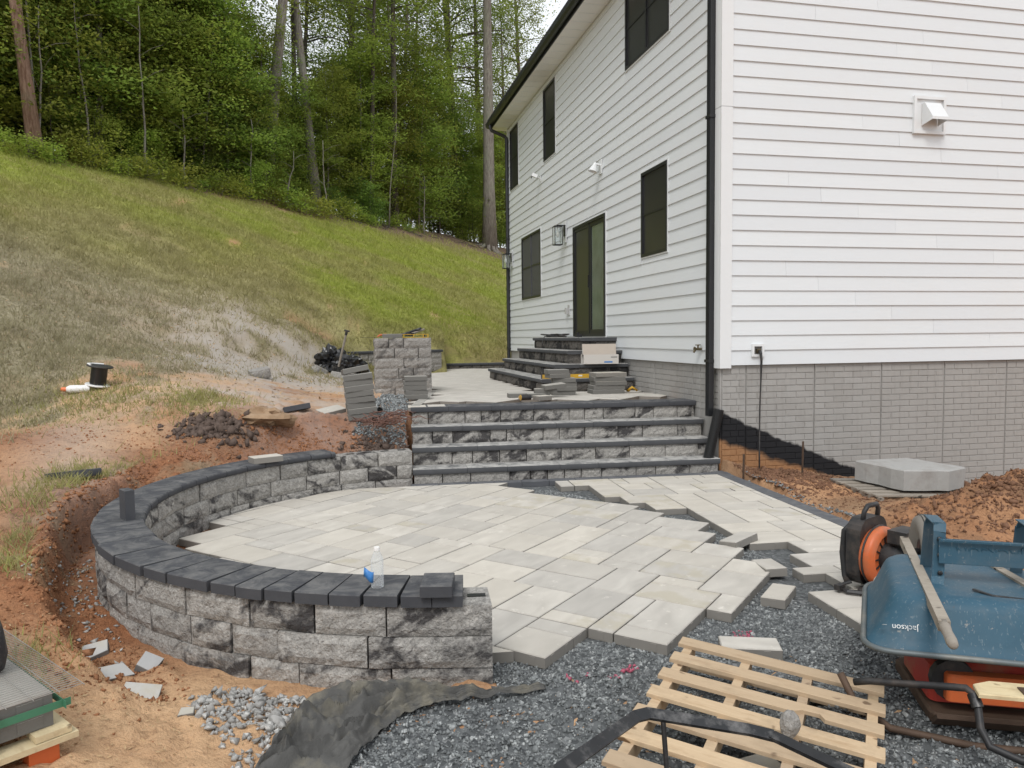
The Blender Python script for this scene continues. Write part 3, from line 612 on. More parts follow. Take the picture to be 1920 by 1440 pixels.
# wall lanterns
MAT['clear'] = NT('clear_glass').m
def set_glass(m_, col=(.95, .97, .97), rough=.02, body=.06):
    nt_ = m_.node_tree; b = nt_.nodes['Principled BSDF']; b.inputs['Base Color'].default_value = (.85, .87, .88, 1); b.inputs['Roughness'].default_value = rough; b.inputs['Specular IOR Level'].default_value = .8
    tr = nt_.nodes.new('ShaderNodeBsdfTransparent'); tr.inputs[0].default_value = col+(1,); mx = nt_.nodes.new('ShaderNodeMixShader'); lw = nt_.nodes.new('ShaderNodeLayerWeight'); lw.inputs[0].default_value = .35
    mr = nt_.nodes.new('ShaderNodeMapRange'); mr.inputs[3].default_value = body; mr.inputs[4].default_value = .6; nt_.links.new(lw.outputs['Facing'], mr.inputs[0]); nt_.links.new(mr.outputs[0], mx.inputs[0])
    nt_.links.new(tr.outputs[0], mx.inputs[1]); nt_.links.new(b.outputs[0], mx.inputs[2]); nt_.links.new(mx.outputs[0], nt_.nodes['Material Output'].inputs[0])
set_glass(MAT['clear'])
MAT['bulb'] = simple('frosted_bulb', (.8, .78, .72), .3, var=.02)
def lantern(y, zc, label):
    t = thing('wall_lantern', label, 'wall lamp', (-.03, y, zc), 0, 'black box lanterns beside the sliding door')
    b = MB(); b.box((-.005, 0, .1), (.012, .16, .42)); b.build('mounting_block', MAT['trim'], t)
    b = MB(); b.box((-.02, 0, .12), (.018, .11, .22)); b.build('backplate', MAT['black'], t)
    b = MB(); b.box((-.10, 0, .225), (.15, .03, .018)); b.box((-.16, 0, .21), (.03, .03, .03)); b.build('arm', MAT['black'], t)
    b = MB()
    for sx in (-.075, .075):
        for sy in (-.075, .075): b.box((-.16+sx, sy, .02), (.014, .014, .36))
    for z in (-.16, .2):
        for s in (-.075, .075): b.box((-.16+s, 0, z), (.014, .164, .016)); b.box((-.16, s, z), (.136, .014, .016))
    b.box((-.16, 0, .205), (.15, .15, .008)); b.build('lantern_frame', MAT['black'], t)
    for k, (dx, dy, sx, sy) in enumerate(((-.075, 0, .003, .13), (.075, 0, .003, .13), (0, -.075, .13, .003), (0, .075, .13, .003))):
        b = MB(); b.box((-.16+dx, dy, .02), (sx, sy, .33)); b.build('glass_pane', MAT['clear'], t)
    b = MB(); b.lathe([(.008, .2), (.018, .12), (.018, .10), (.03, .06), (.032, .03), (.02, -.01), (.003, -.02)], 10, Matrix.Translation((-.16, 0, 0))); b.build('bulb', MAT['bulb'], t, True)
lantern(6.30, 2.33, 'black box lantern with clear glass next to the sliding door'); lantern(11.15, 2.30, 'black box lantern near the far downspout, beyond the grey window')
t = thing('security_camera', 'small white security camera with black lens on the siding', 'camera', (-.02, 8.2, 3.85))
b = MB(); b.tube([(-.0, 0, 0), (-.09, .0, .03)], .02, 8); b.box((-.005, 0, 0), (.012, .07, .12)); b.build('bracket', MAT['trim'], t)
M_ = Matrix.Rotation(R(25), 3, 'Y')@Matrix.Rotation(R(-20), 3, 'Z'); b = MB(); b.box((-.13, .0, .06), (.13, .07, .07), M_); b.build('housing', MAT['trim'], t); b = MB(); b.box((-.20, .025, .035), (.015, .055, .055), M_); b.build('lens', MAT['black'], t)
t = thing('flood_light', 'white conical flood light fixture without bulb on siding above the door', 'flood light', (-.02, 4.2, 3.22))
b = MB(); b.box((-.008, 0, .02), (.016, .15, .24)); b.build('mounting_plate', MAT['trim'], t)
b = MB(); b.lathe([(.02, .1), (.035, .06), (.085, -.06), (.08, -.06), (.03, .03)], 16, Matrix.Translation((-.12, .03, .0))@Matrix.Rotation(R(18), 4, 'Y')); b.tube([(-.01, 0, .05), (-.1, .02, .07)], .02, 8); b.build('lamp_cone', MAT['trim'], t, 40)
# ---------------------------------------------------------------- the wood on top of the slope
def leaf_quads(P, N, size, rs, asp=.55):
    """P centres, N normals (n,3) -> rhombic leaves with a random heading"""
    n = len(P); N = N/np.linalg.norm(N, axis=1, keepdims=True)
    h = rs.normal(size=(n, 3)); t = np.cross(N, h); t /= np.linalg.norm(t, axis=1, keepdims=True)+1e-9; b = np.cross(N, t)
    s = size*rs.uniform(.65, 1.3, (n, 1))
    V = np.stack([P-t*s*.5, P+b*s*asp*.5-N*s*.06, P+t*s*.5, P-b*s*asp*.5-N*s*.06], 1).reshape(-1, 3)
    return V, np.arange(4*n).reshape(-1, 4)
def make_tree(seed, h, lo, cr, nb, per, ls, trunk_r, droop=.12, flat=.09, top=.35, lean=.02):
    """wood mesh (MB) and leaf arrays of a tree of height h whose branches start at lo"""
    rs = np.random.RandomState(seed); mb = MB()
    k = 9; zz = np.linspace(0, h, k); wx = np.cumsum(rs.normal(0, lean*h/k, k)); wy = np.cumsum(rs.normal(0, lean*h/k, k)); wx[0] = wy[0] = 0
    mb.tube([(wx[i], wy[i], zz[i]-(.25 if i == 0 else 0)) for i in range(k)], [trunk_r*(1.35 if i == 0 else 1)*(1-.82*(i/(k-1))**1.1) for i in range(k)], 8)
    PP, NN = [], []
    for j in range(nb):
        f = (j+rs.uniform())/nb; z = lo+(h-lo)*f**.95*.99
        tx = np.interp(z, zz, wx); ty = np.interp(z, zz, wy)
        L = cr*(1-(1-top)*f)*rs.uniform(.55, 1.1)*(1 if f > .12 else .8); a = rs.uniform(0, 2*PI); el = rs.uniform(.05, .5)+.35*f
        pts = []; q = np.array([tx, ty, z]); d = np.array([math.cos(a)*math.cos(el), math.sin(a)*math.cos(el), math.sin(el)]); seg = 5
        for i in range(seg+1):
            pts.append(q.copy()); q = q+d*L/seg; d = d+rs.normal(0, .12, 3)+np.array([0, 0, -droop]); d /= np.linalg.norm(d)
        br = max(.006, trunk_r*.32*(1-.7*f))
        mb.tube([tuple(p) for p in pts], [br*(1-.85*i/seg) for i in range(seg+1)], 4, cap=False)
        pts = np.array(pts); m_ = int(per*rs.uniform(.6, 1.4)*(L/cr+.25)); t = rs.beta(1.9, 1.0, m_)
        seg_f = t*seg; i0 = np.minimum(seg_f.astype(int), seg-1); fr = (seg_f-i0)[:, None]; B = pts[i0]*(1-fr)+pts[i0+1]*fr
        side = np.array([-math.sin(a), math.cos(a), 0]); wdt = L*.42*np.sin(np.clip(t*1.25, 0, 1.25)*PI*.62)+.12
        # twigs: leaves sit in separate clumps so that gaps stay open
        nc = 9; ct = rs.beta(1.7, 1.0, nc)*seg; ci = np.minimum(ct.astype(int), seg-1); cf = (ct-ci)[:, None]; CC = pts[ci]*(1-cf)+pts[ci+1]*cf
        CC = CC+side*(rs.normal(0, .30, nc)*L)[:, None]+np.array([0, 0, 1.])*rs.normal(.02, .09, nc)[:, None]*L
        tw = rs.randint(0, nc, m_); sg = (.16+.10*L)*rs.uniform(.6, 1.3, nc)[tw][:, None]
        B = CC[tw]+rs.normal(0, 1, (m_, 3))*np.array([1, 1, flat*5.])*sg
        PP.append(B); NN.append(np.array([0, 0, 1.])+rs.normal(0, .42, (m_, 3)))
    P = np.concatenate(PP); N = np.concatenate(NN); V, Fc = leaf_quads(P, N, ls, rs); return mb, V, Fc
PROTO = {}
def proto(key, leafmat, barkmat, **kw):
    mb, V, Fc = make_tree(**kw); PROTO[key] = (mb.mesh('trunk', MAT[barkmat], True), np_mesh('crown', V, Fc, MAT[leafmat], 4))
for i in range(4): proto(('under', i), 'leaf', 'bark', seed=10+i, h=7.2+i*.5, lo=.5, cr=2.5, nb=40, per=300, ls=.135, trunk_r=.05, flat=.08, lean=.05, top=.7)
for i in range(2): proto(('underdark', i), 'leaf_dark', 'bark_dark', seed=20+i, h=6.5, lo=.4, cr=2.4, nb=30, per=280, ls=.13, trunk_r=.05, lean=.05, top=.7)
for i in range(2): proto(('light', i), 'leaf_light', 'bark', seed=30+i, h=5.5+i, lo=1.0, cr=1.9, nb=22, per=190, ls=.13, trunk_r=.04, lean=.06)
for i in range(4): proto(('tall', i), ['leaf', 'leaf_dark', 'leaf', 'leaf_dark'][i], ['bark', 'bark_dark', 'bark', 'bark_dark'][i], seed=40+i, h=21+i, lo=5.5+i*1.4, cr=4.4, nb=48, per=330, ls=.16, trunk_r=.2+.03*i, droop=.05, flat=.2, top=.5, lean=.02)
for i in range(3): proto(('shrub', i), ['leaf', 'leaf_dark', 'leaf_light'][i], 'bark_dark', seed=60+i, h=1.9, lo=.08, cr=1.25, nb=20, per=120, ls=.12, trunk_r=.022, top=.7, lean=.08)
proto(('weed', 0), 'leaf_light', 'bark', seed=70, h=.55, lo=.02, cr=.5, nb=14, per=45, ls=.09, trunk_r=.008, top=.8, lean=.1)
for i in range(2): proto(('bare', i), 'leaf', ['bark_pine', 'bark'][i], seed=80+i, h=24, lo=13.5, cr=3.5, nb=22, per=160, ls=.2, trunk_r=.26, lean=.012, top=.6)
proto(('great', 0), 'leaf', 'bark', seed=90, h=29, lo=14, cr=5.5, nb=34, per=260, ls=.2, trunk_r=.36, lean=.006, top=.6)
for i in range(2): proto(('pole', i), 'leaf', ['bark', 'bark_dark'][i], seed=95+i, h=19, lo=8.5, cr=3.0, nb=20, per=150, ls=.19, trunk_r=.12+.03*i, lean=.02, top=.6)
def plant(key, name, label, cat, x, y, s=1., rz=0., group=None, tilt=(0, 0), sz=None):
    t = thing(name, label, cat, (x, y, gz(x, y)-.05), rz, group, rot=(tilt[0], tilt[1], rz)); t.scale = (s, s, sz or s)
    a, b = PROTO[key]; link('trunk', a, t); link('crown', b, t); return t
def ray_xy(px, U):
    th = .220218+math.atan((px-960)/1420.41); D = U/(-.77*math.sin(th)+.64*math.cos(th)); return CAMP[0]+math.sin(th)*D, CAMP[1]+math.cos(th)*D
rf = random.Random(11)
x, y = -12.51, 15.36; plant(('bare', 0), 'pine_tree', 'leaning pine with bare reddish trunk at the edge of the lawn', 'tree', x, y, .62, 1.0, tilt=(0, R(-6.5)), sz=.95)
plant(('great', 0), 'tree', 'tall straight grey-barked tree with flared roots beyond the house gutter', 'tree', 4.03, 34.95, 1., 2.)
b = MB()
for k in range(9):
    a = k*.7+.2; b.tube([(4.03+.2*math.cos(a), 34.95+.2*math.sin(a), gz(4.03, 34.95)+.35), (4.03+.5*math.cos(a), 34.95+.5*math.sin(a), gz(4.03+.5*math.cos(a), 34.95+.5*math.sin(a))+.04), (4.03+1.0*math.cos(a+.2), 34.95+1.0*math.sin(a+.2), gz(4.03+math.cos(a+.2), 34.95+math.sin(a+.2))-.06)], [.17, .1, .03], 6)
o = b.build('surface_roots', MAT['bark'], None, True); tag(o, 'exposed grey roots spreading from the foot of the tall straight tree', 'roots')
for px, U, s, tl, lab in ((484, 23.5, 1.0, -7, 'bare trunk leaning left above the understorey, against the white sky'), (541, 24.2, .95, -1, 'dark upright trunk rising clear of the understorey against the sky'), (580, 23.0, .85, -5, 'slim bare trunk beside the dark upright one, bent at mid height')):
    x, y = ray_xy(px+22, U); plant(('bare', 1) if px != 541 else ('pole', 1), 'tree', lab, 'tree', x, y, s, rf.uniform(0, 6), tilt=(0, R(tl)))
def scatter(n, key, nk, name, label, cat, group, px0, px1, u0, u1, s0, s1, jit=.0, gap=None):
    for i in range(n):
        px = px0+(px1-px0)*(i+rf.uniform(.0, 1.))/n; U = rf.uniform(u0, u1)
        if 5 < px < 95 and U < 24.5 and key in ('under', 'light', 'underdark', 'shrub'): continue
        if gap and gap[0] < px < gap[1] and rf.random() < gap[2]: continue
        x, y = ray_xy(px, U); plant((key, rf.randrange(nk)), name, label, cat, x, y, rf.uniform(s0, s1)*(.72 if 440 < px < 640 and key != 'weed' else 1), rf.uniform(0, 6.28), group, tilt=(R(rf.uniform(-4, 4)), R(rf.uniform(-4, 4))))
scatter(50, 'under', 4, 'understorey_tree', 'slender understorey tree with layered green sprays at the lawn edge', 'tree', 'green understorey trees', -120, 985, 22.7, 25.0, .75, 1.15)
scatter(24, 'under', 4, 'understorey_tree', 'slender understorey tree with layered green sprays at the lawn edge', 'tree', 'green understorey trees', -100, 985, 24.5, 29, .9, 1.3)
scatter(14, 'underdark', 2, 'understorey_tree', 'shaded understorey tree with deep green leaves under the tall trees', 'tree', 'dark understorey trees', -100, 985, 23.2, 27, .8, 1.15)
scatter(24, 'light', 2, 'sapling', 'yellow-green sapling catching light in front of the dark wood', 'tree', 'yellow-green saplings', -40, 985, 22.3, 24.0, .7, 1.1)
scatter(27, 'tall', 4, 'forest_tree', 'tall forest tree with high leafy crown behind the understorey', 'tree', 'tall forest trees', -160, 1060, 24.2, 31, .8, 1.1, gap=(455, 640, .85))
scatter(20, 'shrub', 3, 'shrub', 'low leafy shrub along the top edge of the lawn', 'shrub', 'shrubs along the lawn edge', -60, 960, 21.6, 23.2, .4, 1.15)
scatter(26, 'shrub', 2, 'shrub', 'large dark bush filling the wood behind the lawn edge', 'shrub', 'bushes inside the wood', -40, 985, 24.0, 27.5, 1.4, 2.2)
scatter(60, 'weed', 1, 'weed', 'small broad-leaved weed at the top edge of the lawn', 'plant', 'weeds along the lawn edge', -30, 800, 20.8, 22.1, .4, 1.3)
for px, U, s, k in ((205, 22.9, .9, 0), (432, 23.4, .9, 0), (702, 23.0, .9, 1), (748, 22.7, 1.15, 1), (764, 23.2, .85, 0), (868, 23.3, .9, 1)):
    x, y = ray_xy(px, U); plant(('pole', k), 'forest_tree', ('slim grey pole-like trunk standing in front of the understorey', 'slim dark pole-like trunk standing in front of the understorey')[k], 'tree', x, y, s, rf.uniform(0, 6), ('grey pole trunks', 'dark pole trunks')[k], tilt=(R(rf.uniform(-2, 2)), R(rf.uniform(-4, 4))))
# thin pale stems seen against the dark wood
for px, U, h, bend, in ((88, 21.6, 7, .06), (97, 21.5, 4.2, .1), (186, 21.7, 5.0, .14), (290, 21.4, 5.4, .03), (357, 21.6, 2.6, .12), (545, 21.4, 2.3, .5), (735, 21.8, 6.5, .25), (800, 21.5, 3.0, .1), (480, 21.6, 3.0, .15), (620, 21.7, 3.2, .1)):
    x, y = ray_xy(px, U); z = gz(x, y); b = MB(); s = rf.choice((-1, 1)); pts = [(x+s*bend*h*.35*math.sin(k/7*2.2)*(k/7)+rf.uniform(-.04, .04), y, z-.1+h*k/7) for k in range(8)]
    b.tube(pts, [.035*(1-.75*k/7)+.004 for k in range(8)], 6)
    for k in (3, 4, 5, 6):
        a = rf.uniform(0, 6.28); p = pts[k]; b.tube([p, (p[0]+.4*math.cos(a), p[1]+.4*math.sin(a), p[2]+.25), (p[0]+.75*math.cos(a), p[1]+.75*math.sin(a), p[2]+.35)], [.012, .008, .003], 4)
    tag(b.build('stem', MAT['bark'], None, True), 'thin pale bare stem in front of the dark understorey', 'sapling', 'pale bare stems')
# fallen branches on the leaf litter
b = MB()
for k in range(26):
    px = rf.uniform(640, 930); x, y = ray_xy(px, rf.uniform(20.9, 22)); a = rf.uniform(0, 6.28); L = rf.uniform(.4, 1.4); pts = []
    for i in range(4): X = x+math.cos(a)*L*(i/3-.5); Y = y+math.sin(a)*L*(i/3-.5); pts.append((X, Y, gz(X, Y)+.03+rf.uniform(0, .08)))
    b.tube(pts, [.02, .018, .013, .006], 5)
tag(b.build('fallen_twigs', MAT['bark_dark']), 'fallen twigs and branches on the leaf litter', 'twigs', kind='stuff')
# ---------------------------------------------------------------- grass blades over the lawn and tufts on the soil
def grass_patch():
    rs = np.random.RandomState(5); N = 600000
    th = rs.uniform(-.62, .30, N); D = np.exp(rs.uniform(math.log(6.0), math.log(46), N)); X = CAMP[0]+np.sin(th)*D; Y = CAMP[1]+np.cos(th)*D
    g = (1-dirtmask(X, Y)); keep = (rs.uniform(size=N) < g*(1-dustmask(X, Y))**2*(1-.35*tonemask(X, Y)[1])*(1-.85*litmask(X, Y))*sstep(-.3, .15, fbm(X, Y, 1.1, 5, 91)+.5*sstep(8.6, 10.5, ucoord(X, Y)))) & ~((X > -3.6) & (Y < 12.2) & (((X+4.9)*-.5+(Y-8.4)*.866 < .3) | (X > -1.8))) & ~((X > -.2) & (Y < 11.9)) & (X < 12)
    X = X[keep]; Y = Y[keep]
    ex = []; 
    for (px, py, rr_, n) in ((-6.45, -1.35, .45, 1500), (-6.5, -2.3, .35, 450), (-6.42, -2.9, .25, 420), (-6.3, -3.4, .2, 320), (-6.75, -1.9, .3, 200), (-5.8, -.75, .35, 600), (-7.2, 1.3, .7, 1800), (-6.1, .95, .5, 1500), (-5.85, -4.5, .2, 200), (-6.0, -1.1, .25, 350)):
        ex.append(np.c_[rs.normal(px, rr_*.6, n), rs.normal(py, rr_*.6, n)])
    ex = np.concatenate(ex); r_ = np.hypot(ex[:, 0]-WC[0], ex[:, 1]-WC[1]); ex = ex[(r_ > 3.02)]
    X = np.concatenate([X, ex[:, 0]]); Y = np.concatenate([Y, ex[:, 1]]); Z = ground(X, Y); n = len(X)
    D = np.hypot(X-CAMP[0], Y-CAMP[1]); h = rs.uniform(.02, .065, n)*(1+.03*D)*(.55+.9*vnoise(X*2.5, Y*2.5, 3)+.7*(vnoise(X*7, Y*7, 4) > .72)); wd = .002+.00038*D; a = rs.uniform(0, 2*PI, n); h[-len(ex):] *= 1.1; ln = rs.normal(0, .55, (n, 2))*h[:, None]
    V = np.stack([np.c_[X-np.cos(a)*wd, Y-np.sin(a)*wd, Z-.005], np.c_[X+np.cos(a)*wd, Y+np.sin(a)*wd, Z-.005], np.c_[X+ln[:, 0], Y+ln[:, 1], Z+h]], 1).reshape(-1, 3)
    o = link('grass', np_mesh('grass', V, np.arange(3*n).reshape(-1, 3), MAT['grassblade'], 3)); tl, td, tr_ = tonemask(X, Y); k_ = len(ex); tl[-k_:] = .5*rs.uniform(size=k_); td[-k_:] = .5*rs.uniform(size=k_); C_ = np.repeat(np.stack([tl, td, tr_, np.ones(n)], 1), 3, 0).astype(np.float32); o.data.attributes.new('tone', 'FLOAT_COLOR', 'POINT').data.foreach_set('color', C_.ravel()); tag(o, 'thin patchy lawn grass on the slope', 'grass', kind='stuff')
grass_patch()
# ---------------------------------------------------------------- split-face blocks
def rough_block(L, D, H, seed, taper=1., both=False, amp=.013, nxs=8, nzs=4, ends=False):
    """block with its rough face towards -y (and +y when both); x runs -L/2..L/2, z 0..H"""
    rs = np.random.RandomState(seed); mb = MB(); n0 = rs.uniform(0, 50)
    def face(sgn, y0, LL):
        idx_ = []
        for j in range(nzs+1):
            for i in range(nxs+1):
                u = i/nxs; v = j/nzs; edge = i in (0, nxs) or j in (0, nzs)
                d = -.004 if edge else amp*(.15+1.3*(fbm(np.array([u*L*7+n0]), np.array([v*H*7+seed*3.1]), 1.3, 3, seed)[0]*.5+.5))*rs.uniform(.75, 1.25)
                idx_.append((-LL/2+LL*u, y0+sgn*d, H*v))
        o = len(mb.v); mb.v.extend(idx_)
        for j in range(nzs):
            for i in range(nxs):
                a = o+j*(nxs+1)+i; q = (a, a+1, a+nxs+2, a+nxs+1); mb.f.append(q if sgn < 0 else q[::-1]); mb.mi.append(0)
        ring = [o+i for i in range(nxs+1)]+[o+j*(nxs+1)+nxs for j in range(1, nzs+1)]+[o+nzs*(nxs+1)+i for i in range(nxs-1, -1, -1)]+[o+j*(nxs+1) for j in range(nzs-1, 0, -1)]
        return ring
    r0 = face(-1, 0., L)
    if both:
        r1 = face(1, D, L*taper); n = len(r0)
    else:
        o = len(mb.v); n = len(r0)
        for k in r0: p = mb.v[k]; mb.v.append((p[0]*taper, D, p[2]))
        r1 = list(range(o, o+n)); mb.f.append(tuple(r1[::-1])); mb.mi.append(0)
    for i in range(n):
        j = (i+1) % n; mb.f.append((r0[j], r0[i], r1[i], r1[j])); mb.mi.append(0)
    return mb
BLK = {}
def block_mesh(L, D, H, kind, mat, var=4, **kw):
    key = (round(L, 2), D, H, kind, mat, random.randrange(var))
    if key not in BLK: BLK[key] = rough_block(round(L, 2), D, H, hash(key[:1]) % 999+key[5]*17+len(BLK), **kw).mesh('block', MAT[mat])
    return BLK[key]
def bullnose(L, D, H, r=None, n=6, both=False, ends=0.):
    """tread or cap piece: x -L/2..L/2, rounded front at y=0, back at y=D, bottom z=0"""
    prof = []; rr_ = H*.5
    for k in range(n+1):
        a = -PI/2+PI*k/n; prof.append((rr_*.42-rr_*.42*abs(math.cos(a))**.6, H/2+rr_*math.copysign(abs(math.sin(a))**.75, math.sin(a))))
    prof += [(D-.004, H), (D, H-.004), (D, 0)]
    m_ = len(prof); mb = MB(); mb.add([(-L/2, y, z) for y, z in prof]+[(L/2, y, z) for y, z in prof], [(i, m_+i, m_+(i+1) % m_, (i+1) % m_)[::-1] for i in range(m_)]+[tuple(range(m_))[::-1], tuple(range(m_, 2*m_))])
    return mb
def fill(L0, L1, choices, rg, gap=.007):
    x = L0; out_ = []
    while L1-x > .02:
        w_ = rg.choice(choices)
        if L1-x-w_ < min(choices)*.6: w_ = L1-x
        w_ = min(w_, L1-x); out_.append((x, w_-gap)); x += w_
    return out_
rg = random.Random(21)
# ---------------------------------------------------------------- broad stairs from the lower patio to the upper one
TZ = [-.48, -.69, -.90, -1.11]; TY = [.788, .545, .297, .04]
ST = thing('stone_staircase', 'broad staircase of four charcoal treads on marbled blocks between the two patios', 'stairs', (-1.84, 0, -1.32), R(-4.0))
for i in range(4):
    z = TZ[i]+1.32; y = TY[i]; xl, xr = -1.83, 1.80-.0*i
    for x, w_ in fill(xl, xr, (.61, .46, .76, .53), rg, .003):
        o = bullnose(w_, .33 if i else .36, .064).build('tread', MAT['cap_worn' if i else 'cap'], ST, 40, (x+w_/2, y, z-.057+rg.uniform(-.0015, .0015)), (0, 0, R(rg.uniform(-.15, .15))))
    for x, w_ in fill(xl+.012, xr-.012, (.24, .32, .42, .20, .45), rg):
        hb = .146
        link('riser_block', block_mesh(w_, .24, hb-.002, 's', 'stone', amp=.010), ST, (x+w_/2, y+.034, z-.0575-hb-.001))
    if i < 3:
        mb = MB(); mb.box((0, y+.034+.24+.12, z-.0575-.075-.003), (3.56, .23, .145)); mb.build('core', MAT['gravelbed'], ST)
mb = MB(); mb.box((0, .45, -.06), (3.5, .5, .1)); mb.build('core', MAT['gravelbed'], ST)
# ---------------------------------------------------------------- three-sided stairs at the sliding door
DS = thing('stone_staircase', 'three-sided stone steps with charcoal treads up to the sliding glass door', 'stairs', (0, 4.8, -.545))
LV = [(-1.50, 2.70, 6.95, -.275), (-1.22, 2.95, 6.85, -.07), (-.93, 3.22, 6.75, .135), (-.63, 3.48, 6.65, .34)]
for i, (x0, ya, yb, zt) in enumerate(LV):
    z = zt+.545; dep = .40 if i < 3 else .63
    # front treads run along y, side treads along x
    for a, w_ in fill(ya-4.8, yb-4.8, (.61, .46, .55), rg, .003): bullnose(w_, dep, .057).build('tread', MAT['cap_worn'], DS, 40, (x0, a+w_/2, z-.057), (0, 0, R(-90)))
    if i < 3:
        for a, w_ in fill(x0+dep+.004, -.012, (.5, .4, .3), rg, .003): bullnose(w_, .36, .0565).build('tread', MAT['cap_worn'], DS, 40, (a+w_/2, ya-4.8, z-.057), (0, 0, 0))
    for a, w_ in fill(ya-4.8+.03, yb-4.8-.03, (.25, .3, .38), rg): link('riser_block', block_mesh(w_, .2, .147, 'd', 'stone_dark'), DS, (x0+.03, a+w_/2, z-.0575-.147), (0, 0, R(-90)))
    for a, w_ in fill(x0+.24, -.012, (.25, .3, .38), rg): link('riser_block', block_mesh(w_, .2, .147, 'd', 'stone_dark'), DS, (a+w_/2, ya-4.8+.03, z-.0575-.147), (0, 0, 0))
    mb = MB(); mb.box(((x0+.23-.03)/2-.0, (ya+yb)/2-4.8+.1, (z-.0605)/2), (-(x0+.23)-.03, yb-ya-.32, z-.062)); mb.build('core', MAT['gravelbed'], DS)
# ---------------------------------------------------------------- curved retaining wall
RI, RO = 2.385, 2.650; ZB = -1.356
RW = thing('retaining_wall', 'curved low retaining wall of marbled split-face blocks with charcoal caps', 'wall', (WC[0], WC[1], ZB))
for c in range(3):
    th = 94.7; rgc = random.Random(50+c); first = True
    while th < 264:
        L = rgc.choice((.28, .36, .43, .47)) if not (first and c % 2) else .2; first = False
        dth = math.degrees(L/RO)
        if th+dth > 261: dth = 264.2-th; L = dth*PI/180*RO; 
        a = R(th+dth/2)
        # local -y must point outwards: rotation = a+90deg
        off = rgc.uniform(-.005, .005); o = link('block', block_mesh(L-.008, RO-RI, .1485, 'w', 'stone', both=True, taper=RI/RO, amp=.012), RW, ((RO+off)*math.cos(a), (RO+off)*math.sin(a), c*.152), (0, 0, a+PI/2))
        th += dth
        if th > 263.9: break
# black plates painting the dark of the pin holes in the uncapped end
zt = 3*.152
for th in (97, 101.5, 106, 110.5, 262.6):
    a = R(th); mb = MB(); mb.prism([rotz((dx, dy), a) for dx, dy in ((-.02, -.045), (.02, -.045), (.02, .045), (-.02, .045))], 0, .003); mb.build('painted_pin_hole', MAT['black'], RW, False, ((RO+RI)/2*math.cos(a), (RO+RI)/2*math.sin(a), zt-.0015))
def cap_piece(th0, th1, wedge, dr=0., dz=0., tw=0.):
    """cap stone from angle th0 to th1; wedge = follows the radius, else parallel sides (gaps open outside)"""
    r0, r1 = 2.355+dr, 2.68+dr; am = R((th0+th1)/2); h = R((th1-th0)/2); wi = r0*math.tan(h)-.002; wo = (r1*math.tan(h)-.002) if wedge else wi+.006
    Lr = r1-r0; H = .057; n = 6; prof = []
    for k in range(n+1): A = -PI/2+PI*k/n; prof.append((.017-.017*math.cos(A), H/2+H/2*math.sin(A)))
    prof += [(Lr-.005, H), (Lr, H-.005), (Lr, 0)]
    m_ = len(prof); V = []
    for s in (-1, 1):
        for y, z in prof: V.append((s*(wi+(wo-wi)*y/Lr), y, z))
    mb = MB(); mb.add(V, [(i, m_+i, m_+(i+1) % m_, (i+1) % m_)[::-1] for i in range(m_)]+[tuple(range(m_))[::-1], tuple(range(m_, 2*m_))])
    return mb.build('cap_stone', MAT['cap'], RW, 40, (r0*math.cos(am), r0*math.sin(am), zt+.001+dz), (0, 0, am-PI/2+tw))
def angs(P): return [math.degrees(math.atan2(y-WC[1], x-WC[0])) % 360 for x, y in P]
near = angs([(-3.874, -4.809), (-4.02, -4.775), (-4.174, -4.738), (-4.342, -4.679), (-4.496, -4.616), (-4.669, -4.544), (-4.813, -4.466), (-4.952, -4.377), (-5.088, -4.28), (-5.337, -4.062), (-5.475, -3.911), (-5.66, -3.62), (-5.833, -3.345), (-5.939, -3.097), (-6.0, -2.95), (-6.042, -2.796), (-6.096, -2.581), (-6.13, -2.4), (-6.151, -2.235), (-6.135, -2.0)])
for i in range(len(near)-1):
    a1, a0 = near[i], near[i+1]
    cap_piece(a0, a1-.05, i in (0, 9, 11, 12) or i > 12, rg.uniform(-.006, .006), rg.uniform(0, .0015), R(rg.uniform(-.6, .6)))
a = near[-1]
while a > 116.5:
    d = rg.choice((4.2, 5.6, 6.6)); b_ = max(116, a-d); cap_piece(b_, a-.06, True, rg.uniform(-.003, .003), rg.uniform(0, .001)); a = b_
# ---------------------------------------------------------------- square pier, low walls behind
def pier(x0, y0, nx_, courses, z0, L, dep, name, label, cat, rz=0., mat='stone_grey', cap=None):
    t = thing(name, label, cat, (x0, y0, z0), rz)
    for c in range(courses):
        for a, w_ in fill(0, L, (.44, .29, .22) if c % 2 else (.30, .22, .36), rg): link('block', block_mesh(w_, .2, .150, 'p', mat, amp=.012), t, (a+w_/2, 0, c*.152))
        for a, w_ in fill(.2, dep, (.3, .36), rg):
            link('block', block_mesh(w_, .2, .150, 'p', mat, amp=.012), t, (0, a+w_/2, c*.152), (0, 0, R(-90))); link('block', block_mesh(w_, .2, .150, 'p', mat, amp=.012), t, (L, a+w_/2, c*.152), (0, 0, R(90)))
    mb = MB(); mb.box((L/2, dep/2+.05, courses*.076), (L-.42 if L > .6 else L*.4, dep-.1, courses*.152-.004)); mb.build('core', MAT['gravelbed'], t)
    if cap:
        for a, w_ in fill(-.02, L+.02, (.4, .5), rg): bullnose(w_, cap, .057).build('cap_stone', MAT['cap'], t, 40, (a+w_/2, -.03, courses*.152+.001))
    return t
pier(-3.93, 3.30, 1, 6, -.545, .86, .8, 'block_pier', 'square pier of grey split-face blocks with tools lying on top', 'pier', R(-2))
pier(-4.9, 8.4, 1, 3, -.44, 3.3, .3, 'low_wall', 'low grey block wall with charcoal cap behind the square pier', 'wall', R(30), 'stone_grey', .33)
